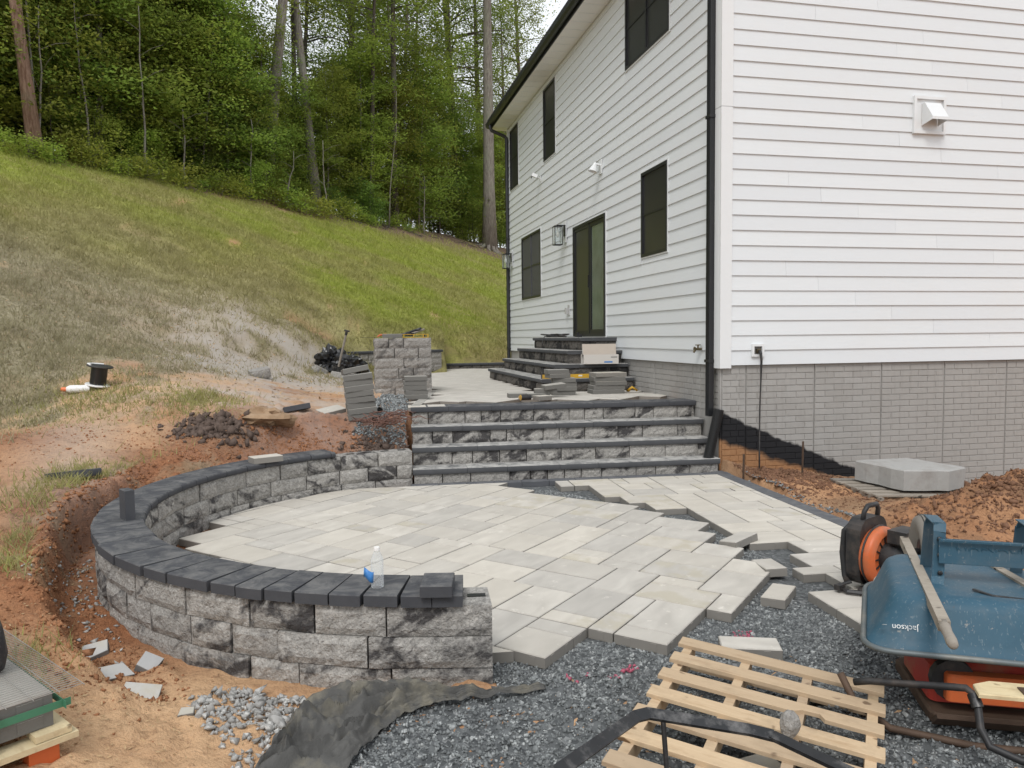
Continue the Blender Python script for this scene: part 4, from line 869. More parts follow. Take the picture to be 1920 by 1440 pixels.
pier(-1.95, 11.78, 1, 1, -.545, 1.85, .3, 'garden_curb', 'low curb of dark blocks with charcoal caps at the far end of the upper patio', 'curb', R(0), 'stone_dark', .32)
# ---------------------------------------------------------------- paving
MOD = .157
def tiling(nx_, ny_, seed):
    best = None
    for s in range(seed, seed+6):
        rs = random.Random(s); G = [[0]*ny_ for _ in range(nx_)]; out_ = []; bad = 0
        for i in range(nx_):
            for j in range(ny_):
                if G[i][j]: continue
                opts = [(2, 3), (3, 2), (2, 3), (3, 2), (2, 2), (1, 2), (2, 1)]; rs.shuffle(opts); opts.append((1, 1))
                def fits(w_, h_): return i+w_ <= nx_ and j+h_ <= ny_ and not any(G[i+a][j+b_] for a in range(w_) for b_ in range(h_))
                # do not leave a one-cell slot above the piece
                pick = None
                for w_, h_ in opts:
                    if fits(w_, h_):
                        jj = j+h_
                        if jj < ny_ and not G[i][jj] and (jj+1 >= ny_ or G[i][jj+1]) and (w_, h_) != (1, 1): continue
                        pick = (w_, h_); break
                if not pick:
                    for w_, h_ in opts:
                        if fits(w_, h_): pick = (w_, h_); break
                w_, h_ = pick; bad += pick == (1, 1)
                for a in range(w_):
                    for b_ in range(h_): G[i+a][j+b_] = 1
                out_.append((i, j, w_, h_))
        if best is None or bad < best[0]: best = (bad, out_)
    return best[1]
PM = {}
def paver_mesh(w_, h_, mat):
    if (w_, h_, mat) not in PM:
        a, b_ = w_*MOD/2-.0045, h_*MOD/2-.0045; mb = MB(); mb.prism([(-a, -b_), (a, -b_), (a, b_), (-a, b_)], -.06, 0, .005)
        # spacer ribs on the flanks
        for s in (-1, 1):
            for k in range(w_): mb.box((-a+(k+.5)*2*a/w_, s*(b_+.0008), -.033), (.035, .0016, .045))
            for k in range(h_): mb.box((s*(a+.0008), -b_+(k+.5)*2*b_/h_, -.033), (.0016, .035, .045))
        PM[(w_, h_, mat)] = mb.mesh('paver', MAT[mat])
    return PM[(w_, h_, mat)]
PZ = -1.26
patio = tag(bpy.data.objects.new('patio', None), kind='structure'); COL.objects.link(patio); patio.location = (WC[0], WC[1], PZ)
MAIN = [(-6.4, -2.1), (-5.4, .1), (-4.11, .3), (-3.69, .3), (-2.4, .2), (-2.35, -.30), (-2.07, -.95), (-1.82, -1.2), (-1.58, -1.65), (-1.46, -2.17), (-1.38, -2.45), (-1.45, -2.83), (-1.54, -3.25), (-1.42, -3.45), (-1.52, -3.75), (-1.62, -3.9), (-1.85, -4.2), (-2.14, -4.5), (-2.38, -4.52), (-2.73, -4.80), (-2.93, -4.85), (-3.23, -4.72), (-3.5, -4.72), (-3.73, -4.78), (-4.9, -5.0), (-6.1, -3.5)]
def clip(P, n, d):
    """part of polygon P with n.p <= d"""
    out_ = []
    for i in range(len(P)):
        a, b_ = P[i], P[(i+1) % len(P)]; fa = a[0]*n[0]+a[1]*n[1]-d; fb = b_[0]*n[0]+b_[1]*n[1]-d
        if fa <= 0: out_.append(a)
        if (fa < 0 < fb) or (fb < 0 < fa): k = fa/(fa-fb); out_.append((a[0]+(b_[0]-a[0])*k, a[1]+(b_[1]-a[1])*k))
    return out_
LAID = []
def area(P): return .5*abs(sum(P[i][0]*P[(i+1) % len(P)][1]-P[(i+1) % len(P)][0]*P[i][1] for i in range(len(P))))
def pave(poly, ang, org, n, seed, planes, wall=False, jz=.0015, tol=.085, keepoff=False):
    ca, sa = math.cos(ang), math.sin(ang); cnt = 0
    for i, j, w_, h_ in tiling(n, n, seed):
        u = (i+w_/2-n/2)*MOD; v = (j+h_/2-n/2)*MOD; x = org[0]+u*ca-v*sa; y = org[1]+u*sa+v*ca
        hx, hy = w_*MOD/2-tol, h_*MOD/2-tol; tx = np.array([org[0]+(u+a)*ca-(v+b_)*sa for a in (-hx, hx) for b_ in (-hy, hy)]); ty = np.array([org[1]+(u+a)*sa+(v+b_)*ca for a in (-hx, hx) for b_ in (-hy, hy)])
        if not inpoly(tx, ty, poly).all(): continue
        g = .0045; cs = [(org[0]+(u+a)*ca-(v+b_)*sa, org[1]+(u+a)*sa+(v+b_)*ca) for a, b_ in ((-w_*MOD/2+g, -h_*MOD/2+g), (w_*MOD/2-g, -h_*MOD/2+g), (w_*MOD/2-g, h_*MOD/2-g), (-w_*MOD/2+g, h_*MOD/2-g))]
        P = cs
        for nn, dd in planes: P = clip(P, nn, dd)
        if wall and any(math.hypot(p[0]-WC[0], p[1]-WC[1]) > 2.372 and p[0] < -3.7 for p in cs):
            th = math.degrees(math.atan2(y-WC[1], x-WC[0])) % 360
            if 158 < th < 215: continue               # left uncut: a gap stays open along the wall
            for k in range(5): a = R(th-8+4*k); P = clip(P, (math.cos(a), math.sin(a)), 2.366+WC[0]*math.cos(a)+WC[1]*math.sin(a))
        if keepoff:
            sx_, sy_ = np.meshgrid(np.linspace(-.5, .5, 7), np.linspace(-.5, .5, 7)); lu = u+sx_.ravel()*(w_*MOD+.05); lv = v+sy_.ravel()*(h_*MOD+.05); qx = org[0]+lu*ca-lv*sa; qy = org[1]+lu*sa+lv*ca
            if any(inpoly(qx, qy, M_).any() for M_ in LAID if abs(M_[0][0]-x) < 1 and abs(M_[0][1]-y) < 1): continue
        else: LAID.append(cs)
        if len(P) < 3 or area(P) < .006: continue
        dz = rg.uniform(-jz, jz); cnt += 1
        if P == cs: link('paver', paver_mesh(w_, h_, 'paver'), patio, (x-WC[0], y-WC[1], dz), (0, 0, ang+R(rg.uniform(-.25, .25))))
        else:
            mb = MB(); mb.prism([(p[0]-x, p[1]-y) for p in P], -.06, 0, .002); mb.build('paver', MAT['paver'], patio, False, (x-WC[0], y-WC[1], dz))
    return cnt
sy = lambda x: .03-.07*(x+1.84)-.135           # front of the charcoal course below the stairs
SP = ((.07, 1.), .03-.07*1.84-.135-.004)          # plane of the charcoal course
n1 = pave(MAIN, R(45), (-3.214+.0, -4.696+2.5), 40, 3, [SP], True)
STRIP = [(-2.3, -.12), (-2.04, -.66), (-1.72, -1.13), (-1.47, -1.58), (-1.39, -2.1), (-1.27, -2.5), (-1.13, -2.97), (-1.27, -3.43), (-1.57, -3.87), (-1.66, -4.26), (-1.7, -4.75), (-1.45, -5.0), (.1, -5.0), (.15, .2), (-2.3, .2)]
bx = lambda y: -.155+.0605*(y+.145)             # inner edge of the charcoal border
n2 = pave(STRIP, R(-3.6), (-1.3, -2.36), 36, 9, [SP, ((1., -.0605), -.155+.0605*.145-.003)], tol=.19, keepoff=True)
# charcoal border course along the stairs and the outer edge
for k in range(12):
    L = .31; x = -3.70+k*L; xm = x+L/2; ym = sy(xm)+.0675; mb = MB(); mb.prism([(-L/2+.002, -.066), (L/2-.002, -.066), (L/2-.002, .066), (-L/2+.002, .066)], -.06, .0, .003)
    mb.build('border_paver', MAT['border'], patio, False, (xm-WC[0], ym-WC[1], rg.uniform(-.001, .001)), (0, 0, R(-4)))
for k in range(15):
    L = .31; y = -.02-(k+.5)*L; mb = MB(); mb.prism([(-.076, -L/2+.002), (.076, -L/2+.002), (.076, L/2-.002), (-.076, L/2-.002)], -.06, .0, .003)
    mb.build('border_paver', MAT['border'], patio, False, (bx(y)+.079-WC[0], y-WC[1], rg.uniform(-.001, .001)), (0, 0, R(-3.5)))
# loose pavers lying askew at the ragged edge
def loose(x, y, z, w_, h_, rz, label, grp=None, mat='paver', tilt=(0, 0), name='loose_paver'):
    t = link(name, paver_mesh(w_, h_, mat), None, (x, y, z), (tilt[0], tilt[1], rz)); return tag(t, label, 'paver', grp)
loose(-1.405, -2.93, PZ+.045, 1, 2, R(-62), 'small pale paver lying askew across the gap beside the narrow strip', tilt=(R(4), R(-6)))
loose(-1.50, -3.52, PZ+.012, 2, 1, R(78), 'small pale paver tilted on edge of the gap, larger paver before it', tilt=(R(-3), R(5)))
loose(-1.74, -4.03, PZ+.002, 1, 2, R(135), 'freshly cut white-faced paver piece with a cracked corner', tilt=(0, R(2)))
loose(-2.34, -4.72, PZ+.004, 2, 1, R(-20), 'broken pale paver piece touching the pallet corner', tilt=(R(2), 0))
# upper patio: pavers too thin on the picture to pick apart, one joined mesh
UP = [(-3.5, .98), (-.05, .72), (-.05, 2.66), (-1.5, 2.66), (-1.52, 6.95), (-.05, 6.99), (-.05, 11.74), (-1.8, 11.74), (-2.0, 9.9), (-3.0, 9.2), (-3.02, 4.3), (-3.1, 3.25), (-3.3, 2.0)]
mb = MB(); ca, sa = math.cos(R(45)), math.sin(R(45))
for i, j, w_, h_ in tiling(86, 86, 31):
    u = (i+w_/2-43)*MOD; v = (j+h_/2-43)*MOD; x = -1.6+u*ca-v*sa; y = 6.4+u*sa+v*ca
    if not inpoly(np.array([x]), np.array([y]), UP)[0]: continue
    a, b_ = w_*MOD/2-.002, h_*MOD/2-.002
    cs = [(x+p*ca-q*sa, y+p*sa+q*ca) for p, q in ((-a, -b_), (a, -b_), (a, b_), (-a, b_))]
    if any(c[1] < 1.18-.07*(c[0]+1.84) and rg.random() < .6 or c[1] < 1.12-.07*(c[0]+1.84) for c in cs): continue
    mb.prism([(c[0]+1.6, c[1]-6) for c in cs], -.06, rg.uniform(-.0015, .0015), .003)
up = tag(bpy.data.objects.new('upper_patio', None), kind='structure'); COL.objects.link(up); up.location = (-1.6, 6, -.475)
tag(mb.build('pavers', MAT['paver'], up), kind='stuff')
# side edging of the upper patio
for k in range(9):
    x0, y0 = -3.55+.0*k, 1.12; t_ = k/8; x = -3.52+.42*t_; y = 1.2+2.1*t_; mb = MB(); mb.prism([(-.06, -.11), (.06, -.11), (.06, .11), (-.06, .11)], -.06, 0, .003); mb.build('edge_paver', MAT['paver_grey'], up, False, (x+1.6, y-6, .004), (0, 0, R(-11)))
for k in range(2): mb = MB(); mb.prism([(-.11, -.15), (.11, -.15), (.11, .15), (-.11, .15)], -.055, 0, .003); mb.build('edge_paver', MAT['paver'], up, False, (-3.52+.24*k+1.6, 1.08-6, .003), (0, 0, R(-4)))
print('PAVERS', n1, n2)
# ---------------------------------------------------------------- gravel, stones, clods (nobody could count them)
def stones(N, region, size, seed, mat, name, label, zoff=.0, flat=.6, layers=1, kindcat='gravel', lift=.35):
    rs = np.random.RandomState(seed); x, y = region(rs, N); n = len(x); z = ground(x, y)+zoff
    base = np.array([(1, 0, 0), (0, 1, 0), (-1, 0, 0), (0, -1, 0), (0, 0, 1), (0, 0, -1)], float)
    tri = np.array([(0, 1, 4), (1, 2, 4), (2, 3, 4), (3, 0, 4), (1, 0, 5), (2, 1, 5), (3, 2, 5), (0, 3, 5)])
    s = size*np.exp(rs.normal(0, .32, (n, 1, 1))); V = base[None]*rs.uniform(.45, 1.25, (n, 6, 1))+rs.normal(0, .22, (n, 6, 3)); V[:, :, 2] *= flat
    q = rs.normal(size=(n, 4)); q[:, 1:3] *= .45; q /= np.linalg.norm(q, axis=1, keepdims=True); a, b, c, d = q.T
    M = np.stack([1-2*(c*c+d*d), 2*(b*c-a*d), 2*(b*d+a*c), 2*(b*c+a*d), 1-2*(b*b+d*d), 2*(c*d-a*b), 2*(b*d-a*c), 2*(c*d+a*b), 1-2*(b*b+c*c)], 1).reshape(-1, 3, 3)
    V = np.einsum('nij,nkj->nki', M, V)*s; V += np.stack([x, y, z], 1)[:, None]; V[:, :, 2] += s[:, :, 0]*lift*flat
    Fc = (tri[None]+np.arange(n)[:, None, None]*6).reshape(-1, 3)
    o = link(name, np_mesh(name, V.reshape(-1, 3), Fc, MAT[mat], 3)); return tag(o, label, kindcat, kind='stuff')
GP = [(-4.62, -5.6), (-4.36, -4.86), (-3.72, -4.82), (-3.78, -4.55), (-3.5, -4.35), (-2.9, -4.35), (-2.3, -4.15), (-1.85, -3.8), (-1.35, -3.3), (-1.2, -2.4), (-1.5, -1.6), (-2.2, -.3), (-2.6, -.2), (-1.95, -1.5), (-2.0, -3.6), (-1.2, -4.6), (.35, -4.7), (.6, -6.2), (-.6, -7.2), (-4.2, -7.2)]
def reg_poly(P, dens=None):
    P = np.array(P); lo = P.min(0); hi = P.max(0)
    def f(rs, N):
        x = rs.uniform(lo[0], hi[0], N); y = rs.uniform(lo[1], hi[1], N); k = inpoly(x, y, [tuple(p) for p in P])
        if dens is not None: k &= rs.uniform(size=N) < dens(x, y)
        return x[k], y[k]
    return f
# dark bed under the stones
def sheet(P, h, zoff, mat, name, jag=.05):
    P2 = np.array(P); xs = np.arange(P2[:, 0].min(), P2[:, 0].max(), h); ys_ = np.arange(P2[:, 1].min(), P2[:, 1].max(), h); X, Y = np.meshgrid(xs, ys_); Z = ground(X, Y)+zoff
    k = inpoly(X+jag*fbm(X, Y, 5, 3, 2), Y+jag*fbm(X, Y, 5, 3, 6), [tuple(p) for p in P]); id_ = np.arange(X.size).reshape(X.shape)
    m_ = k[:-1, :-1] & k[1:, 1:]; Fc = np.stack([id_[:-1, :-1][m_], id_[:-1, 1:][m_], id_[1:, 1:][m_], id_[1:, :-1][m_]], 1)
    me_ = np_mesh(name, np.stack([X, Y, Z], -1).reshape(-1, 3), Fc, MAT[mat], 4); return tag(link(name, me_), kind='structure')
sheet(GP, .03, .004, 'gravelbed', 'gravel_bed')
sheet([(-3.45, -4.6), (-.05, -4.75), (.05, -.1), (-3.6, .05), (-5.3, -1), (-5.7, -2.4), (-5.2, -3.8)], .05, .006, 'gravelbed', 'paving_bed')
fr = lambda x, y: np.clip(1.25-.16*(y+7), .25, 1)
stones(165000, reg_poly(GP, lambda x, y: np.where(inpoly(x, y, [(-1.9, -3.9), (-.2, -4.6), (-.2, -.3), (-2.5, -.2), (-2.5, -3.4)]) & (x > -1.1), .0, 1.)), .0082, 3, 'gravel', 'gravel', 'loose blue-grey crushed stone bedding around the pallet', .004, .65)
stones(5200, reg_poly([(-5.15, -4.62), (-4.95, -4.55), (-4.3, -4.86), (-4.2, -5.05), (-4.62, -5.6), (-4.85, -5.65), (-4.85, -5.25), (-5.0, -4.95)], lambda x, y: np.clip(.9-1.4*np.abs(np.hypot(x-WC[0], y-WC[1])-2.80), .15, 1)), .0155, 5, 'gravel_pale', 'gravel', 'pale crushed stone spilled at the foot of the curved wall', .003, .7)
stones(1500, reg_poly([(-6.35, -3.3), (-6.2, -2.0), (-5.9, -2.2), (-5.5, -4.4), (-5.3, -4.6), (-5.75, -4.1)], lambda x, y: (np.hypot(x-WC[0], y-WC[1]) > 2.67)*.6), .012, 6, 'gravel_pale', 'gravel', 'scattered stone chips in the trench beside the curved wall', .002, .7)
stones(9000, reg_poly([(-4.3, .55), (-3.72, .5), (-3.6, 1.4), (-3.5, 2.4), (-3.75, 3.2), (-4.0, 2.0), (-4.2, 1.1)]), .015, 7, 'gravel', 'gravel', 'grey crushed stone slope beside the upper stairs', .004, .7)
stones(2500, reg_poly([(.0, -.3), (.16, -.3), (.1, -4), (.35, -4.6), (-.1, -4.7), (-.02, -2.5)]), .012, 8, 'gravel', 'gravel', 'spilled crushed stone along the charcoal border of the strip', .003, .7)
# clods of dug soil
def clods(N, reg, size, seed, mat, name, label, cat='soil'): return stones(N, reg, size, seed, mat, name, label, -.004, .8, kindcat=cat)
def gauss(spots):
    def f(rs, N):
        X = []; Y = []
        for px, py, sx, sy_, wgt in spots: n = int(N*wgt); X.append(rs.normal(px, sx, n)); Y.append(rs.normal(py, sy_, n))
        return np.concatenate(X), np.concatenate(Y)
    return f
def reg_out(g):
    def f(rs, N):
        x, y = g(rs, N); r = np.hypot(x-WC[0], y-WC[1]); k = (r > 2.72) & ~((x > -3.6) & (x < .12+.06*(y)) & (y < 1)) & ~((x > -.1) & (y > -.03)) & ~((x > -3.7) & (y > .5)); return x[k], y[k]
    return f
clods(4200, reg_out(gauss([(1.35, -2.8, .55, .35, .42), (2.4, -2.4, .5, .4, .2), (.4, -.9, .4, .35, .2), (.6, -.35, .5, .15, .18)])), .019, 11, 'clod', 'soil_clods', 'loose reddish clods of dug soil by the foundation')
clods(5500, reg_out(gauss([(1.35, -2.8, .6, .45, .3), (.5, -1.5, .6, .6, .3), (.3, -.6, .5, .4, .4)])), .009, 12, 'clod', 'soil_crumbs', 'small crumbs of reddish soil by the foundation')
clods(6000, reg_out(gauss([(-4.7, .2, .55, .18, .22), (-5.6, -.1, .5, .3, .2), (-6.1, -2.9, .18, .6, .18), (-7.3, .0, .6, .5, .15), (-5.7, -4.1, .25, .4, .25)])), .009, 13, 'clod_red', 'soil_clods', 'loose orange clods of soil around the trench')
clods(420, reg_out(gauss([(-5.74, .12, .16, .12, 1.)])), .035, 14, 'clod_dark', 'soil_clods', 'heap of dark grey clods beside the dirt path')
clods(500, gauss([(-4.0, .42, .16, .1, 1.)]), .025, 15, 'clod_dark', 'soil_clods', 'dark clods heaped behind the uncapped wall end')
def ring(rs, N):
    th = rs.uniform(R(152), R(234), N); r = 2.98+.12*np.clip((np.degrees(th)-190)/45, 0, 1)+rs.normal(-.06, .07, N); r = np.maximum(r, 2.72); return WC[0]+r*np.cos(th), WC[1]+r*np.sin(th)
clods(1100, ring, .013, 16, 'clod_red', 'soil_clods', 'crumbling red clods along the face of the trench bank')
clods(900, gauss([(-4.85, .25, .5, .1, .5), (-5.75, -.25, .3, .2, .3), (-4.2, .45, .2, .1, .2)]), .014, 17, 'clod_red', 'soil_clods', 'crumbling red clods on the bank above the curved wall')
# straw and dry leaves on the soil
def litter(N, reg, size, seed, mat, name, label):
    rs = np.random.RandomState(seed); x, y = reg(rs, N); z = ground(x, y)+.008; n = len(x)
    V, Fc = leaf_quads(np.stack([x, y, z], 1), np.array([0, 0, 1.])+rs.normal(0, .35, (n, 3)), size, rs, .35); return tag(link(name, np_mesh(name, V, Fc, MAT[mat], 4)), label, 'leaves', kind='stuff')
MAT['straw'] = simple('dry_leaf', (.42, .29, .16), .9, var=.4, scale=40)
litter(1300, reg_out(gauss([(-6.2, -3.2, .3, 1.0, .4), (-6.6, -1.2, .5, 1.0, .2), (-5.4, -4.9, .35, .35, .3), (-5.6, -.4, .5, .3, .1)])), .022, 21, 'straw', 'dry_leaves', 'dry leaf scraps scattered over the bare soil')
litter(1500, lambda rs, N: (lambda th, D: (CAMP[0]+np.sin(th)*D, CAMP[1]+np.cos(th)*D))(rs.uniform(-.4, .02, N), rs.uniform(9.5, 17, N)), .06, 22, 'straw', 'dry_leaves', 'dry leaves scattered over the lawn')
def mk_tray():
    """worn blue paint: scuffs, dried mortar splashes, dusty top"""
    t = NT('worn_blue_paint'); v = t.obj(); n = t.noise(v, 5, 5, .6); c = t.mix(n, (.024, .068, .105), (.045, .112, .16))
    sc1 = t.ramp(t.noise(t.scale(v, (40, 40, 3)), 2.2, 4, .6), [(.60, 0.), (.66, 1.)]); c = t.mix(t.math('MULTIPLY', sc1, .35), c, (.20, .25, .27))
    spl = t.ramp(t.noise(v, 26, 5, .75), [(.63, 0.), (.68, 1.)]); c = t.mix(t.math('MULTIPLY', spl, .7), c, (.33, .31, .28))
    d = t.ramp(t.noise(v, 3, 5, .7), [(.48, 0.), (.7, 1.)]); c = t.mix(t.math('MULTIPLY', d, .4), c, (.15, .155, .15))
    rs_ = t.ramp(t.noise(v, 15, 4, .6), [(.68, 0.), (.73, 1.)]); c = t.mix(t.math('MULTIPLY', rs_, .6), c, (.10, .045, .025))
    t.bump(t.noise(v, 7, 3), .25, .012); return t.set(c, t.math('ADD', t.math('MULTIPLY', n, .3), .35), 0, .25)
MAT['rock'] = simple('brown_rock', (.26, .17, .10), .9, var=.5, scale=4, bump=.9, bscale=14, dirt=(.42, .30, .2), dirt_amt=.6)
# ---------------------------------------------------------------- loose stones and pavers
def rockmesh(name, dims, seed, mat, cuts=2, amp=.18):
    bm = bmesh.new(); bmesh.ops.create_icosphere(bm, subdivisions=cuts, radius=1); rs = np.random.RandomState(seed)
    for v in bm.verts:
        n = v.co.normalized(); k = 1+amp*(fbm(np.array([n.x*1.3+seed]), np.array([n.y*1.3+n.z*1.7]), 1.1, 3, seed)[0]+rs.uniform(-.25, .25)); v.co = Vector((n.x*k*dims[0], n.y*k*dims[1], n.z*k*dims[2]))
    me_ = bpy.data.meshes.new(name); bm.to_mesh(me_); bm.free(); me_.materials.append(MAT[mat]); return me_
def slab_obj(name, poly, z0, h, mat, label, cat, loc, rot, c=.004, group=None):
    mb = MB(); mb.prism(poly, 0, h, c); o = mb.build(name, MAT[mat], None, False, loc, rot); return tag(o, label, cat, group)
rect = lambda a, b: [(-a/2, -b/2), (a/2, -b/2), (a/2, b/2), (-a/2, b/2)]
slab_obj('cap_stone', rect(.15, .205), 0, .055, 'cap', 'small charcoal cap stone laid loose on top of the wall end caps', 'cap stone', (-3.985, -4.70, -.8405), (0, 0, R(-12)))
mb = MB(); mb.prism(rect(.115, .062), 0, .205, .003); mb.box((.0, 0, .2052), (.06, .016, .0015)); tag(mb.build('cap_stone', MAT['cap'], None, False, (-5.86, -2.71, -.8415), (0, 0, R(-58))), 'charcoal cap stone standing upright on the curved wall', 'cap stone')
slab_obj('paver', rect(.29, .17), 0, .058, 'paver', 'single pale paver lying on the far wall caps', 'paver', (-5.17, -.45, -.8405), (0, 0, R(25)))
o = bullnose(.13, .46, .06).build('cap_stone', MAT['cap'], None, 40, (-6.42, -1.44, gz(-6.57, -1.34)+.012), (R(-7), R(4), R(62))); tag(o, 'bullnose charcoal cap stone lying in the grass by the trench', 'cap stone')
slab_obj('cap_stone', rect(.30, .13), 0, .06, 'cap', 'charcoal cap stone lying on the bank beside the brown rock', 'cap stone', (-4.93, .80, gz(-4.93, .8)), (R(-12), R(-8), R(12)))
tag(link('rock', rockmesh('rock', (.25, .15, .10), 4, 'rock', 3, .75), None, (-5.24, .36, gz(-5.24, .36)+.05), (0, R(3), R(-8))), 'flat brown rock on the bank above the curved wall', 'rock')
MAT['offcut'] = mk_paver('cut_concrete', (.42, .42, .41), (.55, .55, .54))
for k, (x, y, p, h, rot, lab) in enumerate(((-5.72, -4.0, [(-.08, -.05), (.07, -.05), (.09, .03), (-.02, .06)], .05, (R(20), R(-14), R(25)), 'dull wedge-shaped concrete offcut nearest the trench wall'), (-5.56, -4.27, [(-.08, -.04), (.09, -.03), (.05, .05), (-.08, .04)], .06, (R(35), R(10), R(35)), 'pale roof-shaped concrete offcut on the orange soil'), (-5.43, -4.16, [(-.05, -.05), (.06, -.05), (.05, .05), (-.05, .04)], .07, (R(30), R(-15), R(70)), 'pale chunky concrete offcut beside the wall foot'), (-5.38, -4.52, [(-.09, -.05), (.08, -.05), (.10, .04), (-.06, .06)], .055, (R(28), R(12), R(15)), 'large pale concrete offcut with a broken end on the soil'), (-5.12, -4.76, [(-.035, -.02), (.03, -.02), (.035, .02), (-.02, .03)], .035, (R(15), 0, R(10)), 'tiny white concrete chip near the spilled stone'))):
    slab_obj('concrete_offcut', p, 0, h, 'offcut', lab, 'offcut', (x, y, gz(x, y)-.012), rot, .002)
slab_obj('concrete_fragment', [(-.13, -.04), (-.02, -.06), (.04, -.03), (.13, -.05), (.12, .03), (.02, .05), (-.12, .05)], 0, .05, 'offcut', 'white broken concrete fragment on dark soil behind the wall end', 'offcut', (-4.22, .30, gz(-4.22, .3)+.02), (R(30), R(-12), R(15)), .002)
link_b = rough_block(.3, .2, .15, 901).mesh('block', MAT['stone_grey'])
for x, y, rot, lab in ((-5.62, 3.95, (R(8), R(-10), R(15)), 'single grey block lying alone on the dusty slope'), (-4.78, 6.2, (R(-20), R(25), R(40)), 'pale cored wall block tipped over beside the black bags'), (-4.52, 5.9, (R(-35), R(10), R(-25)), 'grey wall block leaning against the black bags'), (-4.32, 6.0, (R(-25), R(-20), R(-10)), 'grey wall block lying at the foot of the black bags')):
    tag(link('wall_block', link_b, None, (x, y, gz(x, y)-.02), rot), lab, 'block')
# stacks: every paver is a thing of its own
def flat_paver(a, b, h=.06, mat='paver_grey', nr=3):
    mb = MB(); mb.prism(rect(a, b), 0, h, .003)
    for s in (-1, 1):
        for k in range(nr): mb.box((-a/2+(k+.5)*a/nr, s*(b/2+.001), h*.42), (a/nr*.55, .002, h*.7))
        for k in range(2): mb.box((s*(a/2+.001), -b/2+(k+.5)*b/2, h*.42), (.002, b/2*.55, h*.7))
    return mb.mesh('paver', MAT[mat])
FPM = {}
def stack(x, y, z, n, a, b, rz, label, group, lean=(0, 0), jit=.012, h=.06, mat='paver_grey', rot=(0, 0)):
    key = (a, b, h, mat)
    if key not in FPM: FPM[key] = flat_paver(a, b, h, mat)
    for k in range(n):
        o = link('paver', FPM[key], None, (x+lean[0]*k+rg.uniform(-jit, jit), y+lean[1]*k+rg.uniform(-jit, jit), z+k*(h+.0015)), (rot[0], rot[1], rz+R(rg.uniform(-3, 3))))
        tag(o, label, 'paver', group)
zs = gz(-4.2, .8); stack(-4.19, .80, zs-.015, 4, .33, .2, R(3), 'grey paver in the lower half of the tall leaning stack', 'pavers of the tall leaning stack', (-.006, 0), rot=(0, R(-5)), h=.064)
stack(-4.215, .80, zs+.25, 4, .33, .2, R(3), 'grey paver in the upper half of the tall leaning stack', 'pavers of the tall leaning stack', (-.008, 0), rot=(0, R(-6)), h=.064)
slab_obj('paver', rect(.3, .2), 0, .06, 'paver_grey', 'loose grey paver tipped across the top of the tall leaning stack', 'paver', (-4.26, .86, zs+.525), (R(-6), R(-10), R(8)))
slab_obj('paver', rect(.3, .2), 0, .06, 'paver', 'pale paver lying on the bank at the foot of the tall leaning stack', 'paver', (-4.55, .95, gz(-4.55, .95)), (R(10), R(-8), R(30)))
stack(-3.43, 2.2, -.472, 5, .31, .2, R(-2), 'grey paver in the neat stack of five before the pier', 'pavers stacked before the pier', h=.062)
stack(-1.30, 2.2, -.474, 4, .33, .22, R(-6), 'grey paver in the stack of six near the yellow level', 'pavers stacked beside the door steps')
stack(-1.40, 2.2, -.474+.246, 2, .31, .22, R(4), 'grey paver in the stack of six near the yellow level', 'pavers stacked beside the door steps')
stack(-.62, 2.28, -.474, 4, .47, .31, R(-4), 'long grey paver in the stack below the cardboard box', 'long pavers stacked below the box', jit=.02)
stack(-.60, 2.28, -.474+.246, 1, .47, .31, R(3), 'long pale paver topping the stack below the cardboard box', 'long pavers stacked below the box', mat='paver')
stack(-1.78, 1.85, -.474, 1, .31, .16, R(0), 'grey paver under the small heap by the mallet', 'small heap of pavers'); stack(-1.66, 1.86, -.412, 1, .31, .16, R(-8), 'grey paver topping the small heap by the mallet', 'small heap of pavers')
stack(-1.55, 1.82, -.35, 1, .31, .16, R(6), 'pale grey paver leaning on top of the small heap', 'small heap of pavers', rot=(R(3), R(-5)))
stack(-2.02, 1.95, -.474, 1, .31, .16, R(2), 'grey paver lying flat beside the small heap', 'small heap of pavers'); stack(-1.83, 1.42, -.474, 1, .2, .16, R(20), 'half paver with white face next to the mallet', 'small heap of pavers', mat='paver')
# ---------------------------------------------------------------- plastics and paints
MAT['yellow'] = simple('yellow_plastic', (.62, .36, .03), .45, dirt=(.3, .2, .08)); MAT['orange'] = simple('orange_plastic', (.58, .13, .04), .42, var=.2, scale=4, dirt=(.26, .13, .07), dirt_amt=.7, dscale=4); MAT['red'] = simple('faded_red_paint', (.42, .05, .035), .5, var=.3, scale=4, dirt=(.3, .16, .09), dirt_amt=.7)
MAT['plastic'] = simple('black_plastic', (.022, .022, .023), .5, var=.3, scale=15, dirt=(.13, .10, .08), dirt_amt=.35, dscale=9); MAT['bag'] = simple('black_bag', (.012, .012, .013), .3, spec=.6); MAT['steel'] = simple('scuffed_black_steel', (.035, .036, .038), .45, .6, var=.3, scale=20, dirt=(.26, .25, .24), dirt_amt=.55, dscale=14)
MAT['blue'] = mk_tray(); MAT['rubber'] = simple('dusty_rubber', (.22, .20, .175), .85, var=.25, scale=8); MAT['rust'] = simple('rusty_brown_steel', (.10, .065, .045), .7, .3, var=.4, scale=12)
MAT['white'] = simple('white_plastic', (.78, .77, .75), .4, var=.04); MAT['orange_cap'] = simple('orange_cap', (.75, .19, .07), .4); MAT['card'] = simple('white_cardboard', (.60, .57, .53), .8, var=.05, scale=4); MAT['card_in'] = simple('brown_cardboard', (.48, .42, .36), .85, var=.06); MAT['bluelabel'] = simple('blue_print', (.05, .2, .5), .4, var=.3, scale=60); MAT['strap'] = simple('green_strap', (.06, .20, .12), .4); MAT['wire'] = simple('galvanised_wire', (.42, .40, .38), .5, .5)
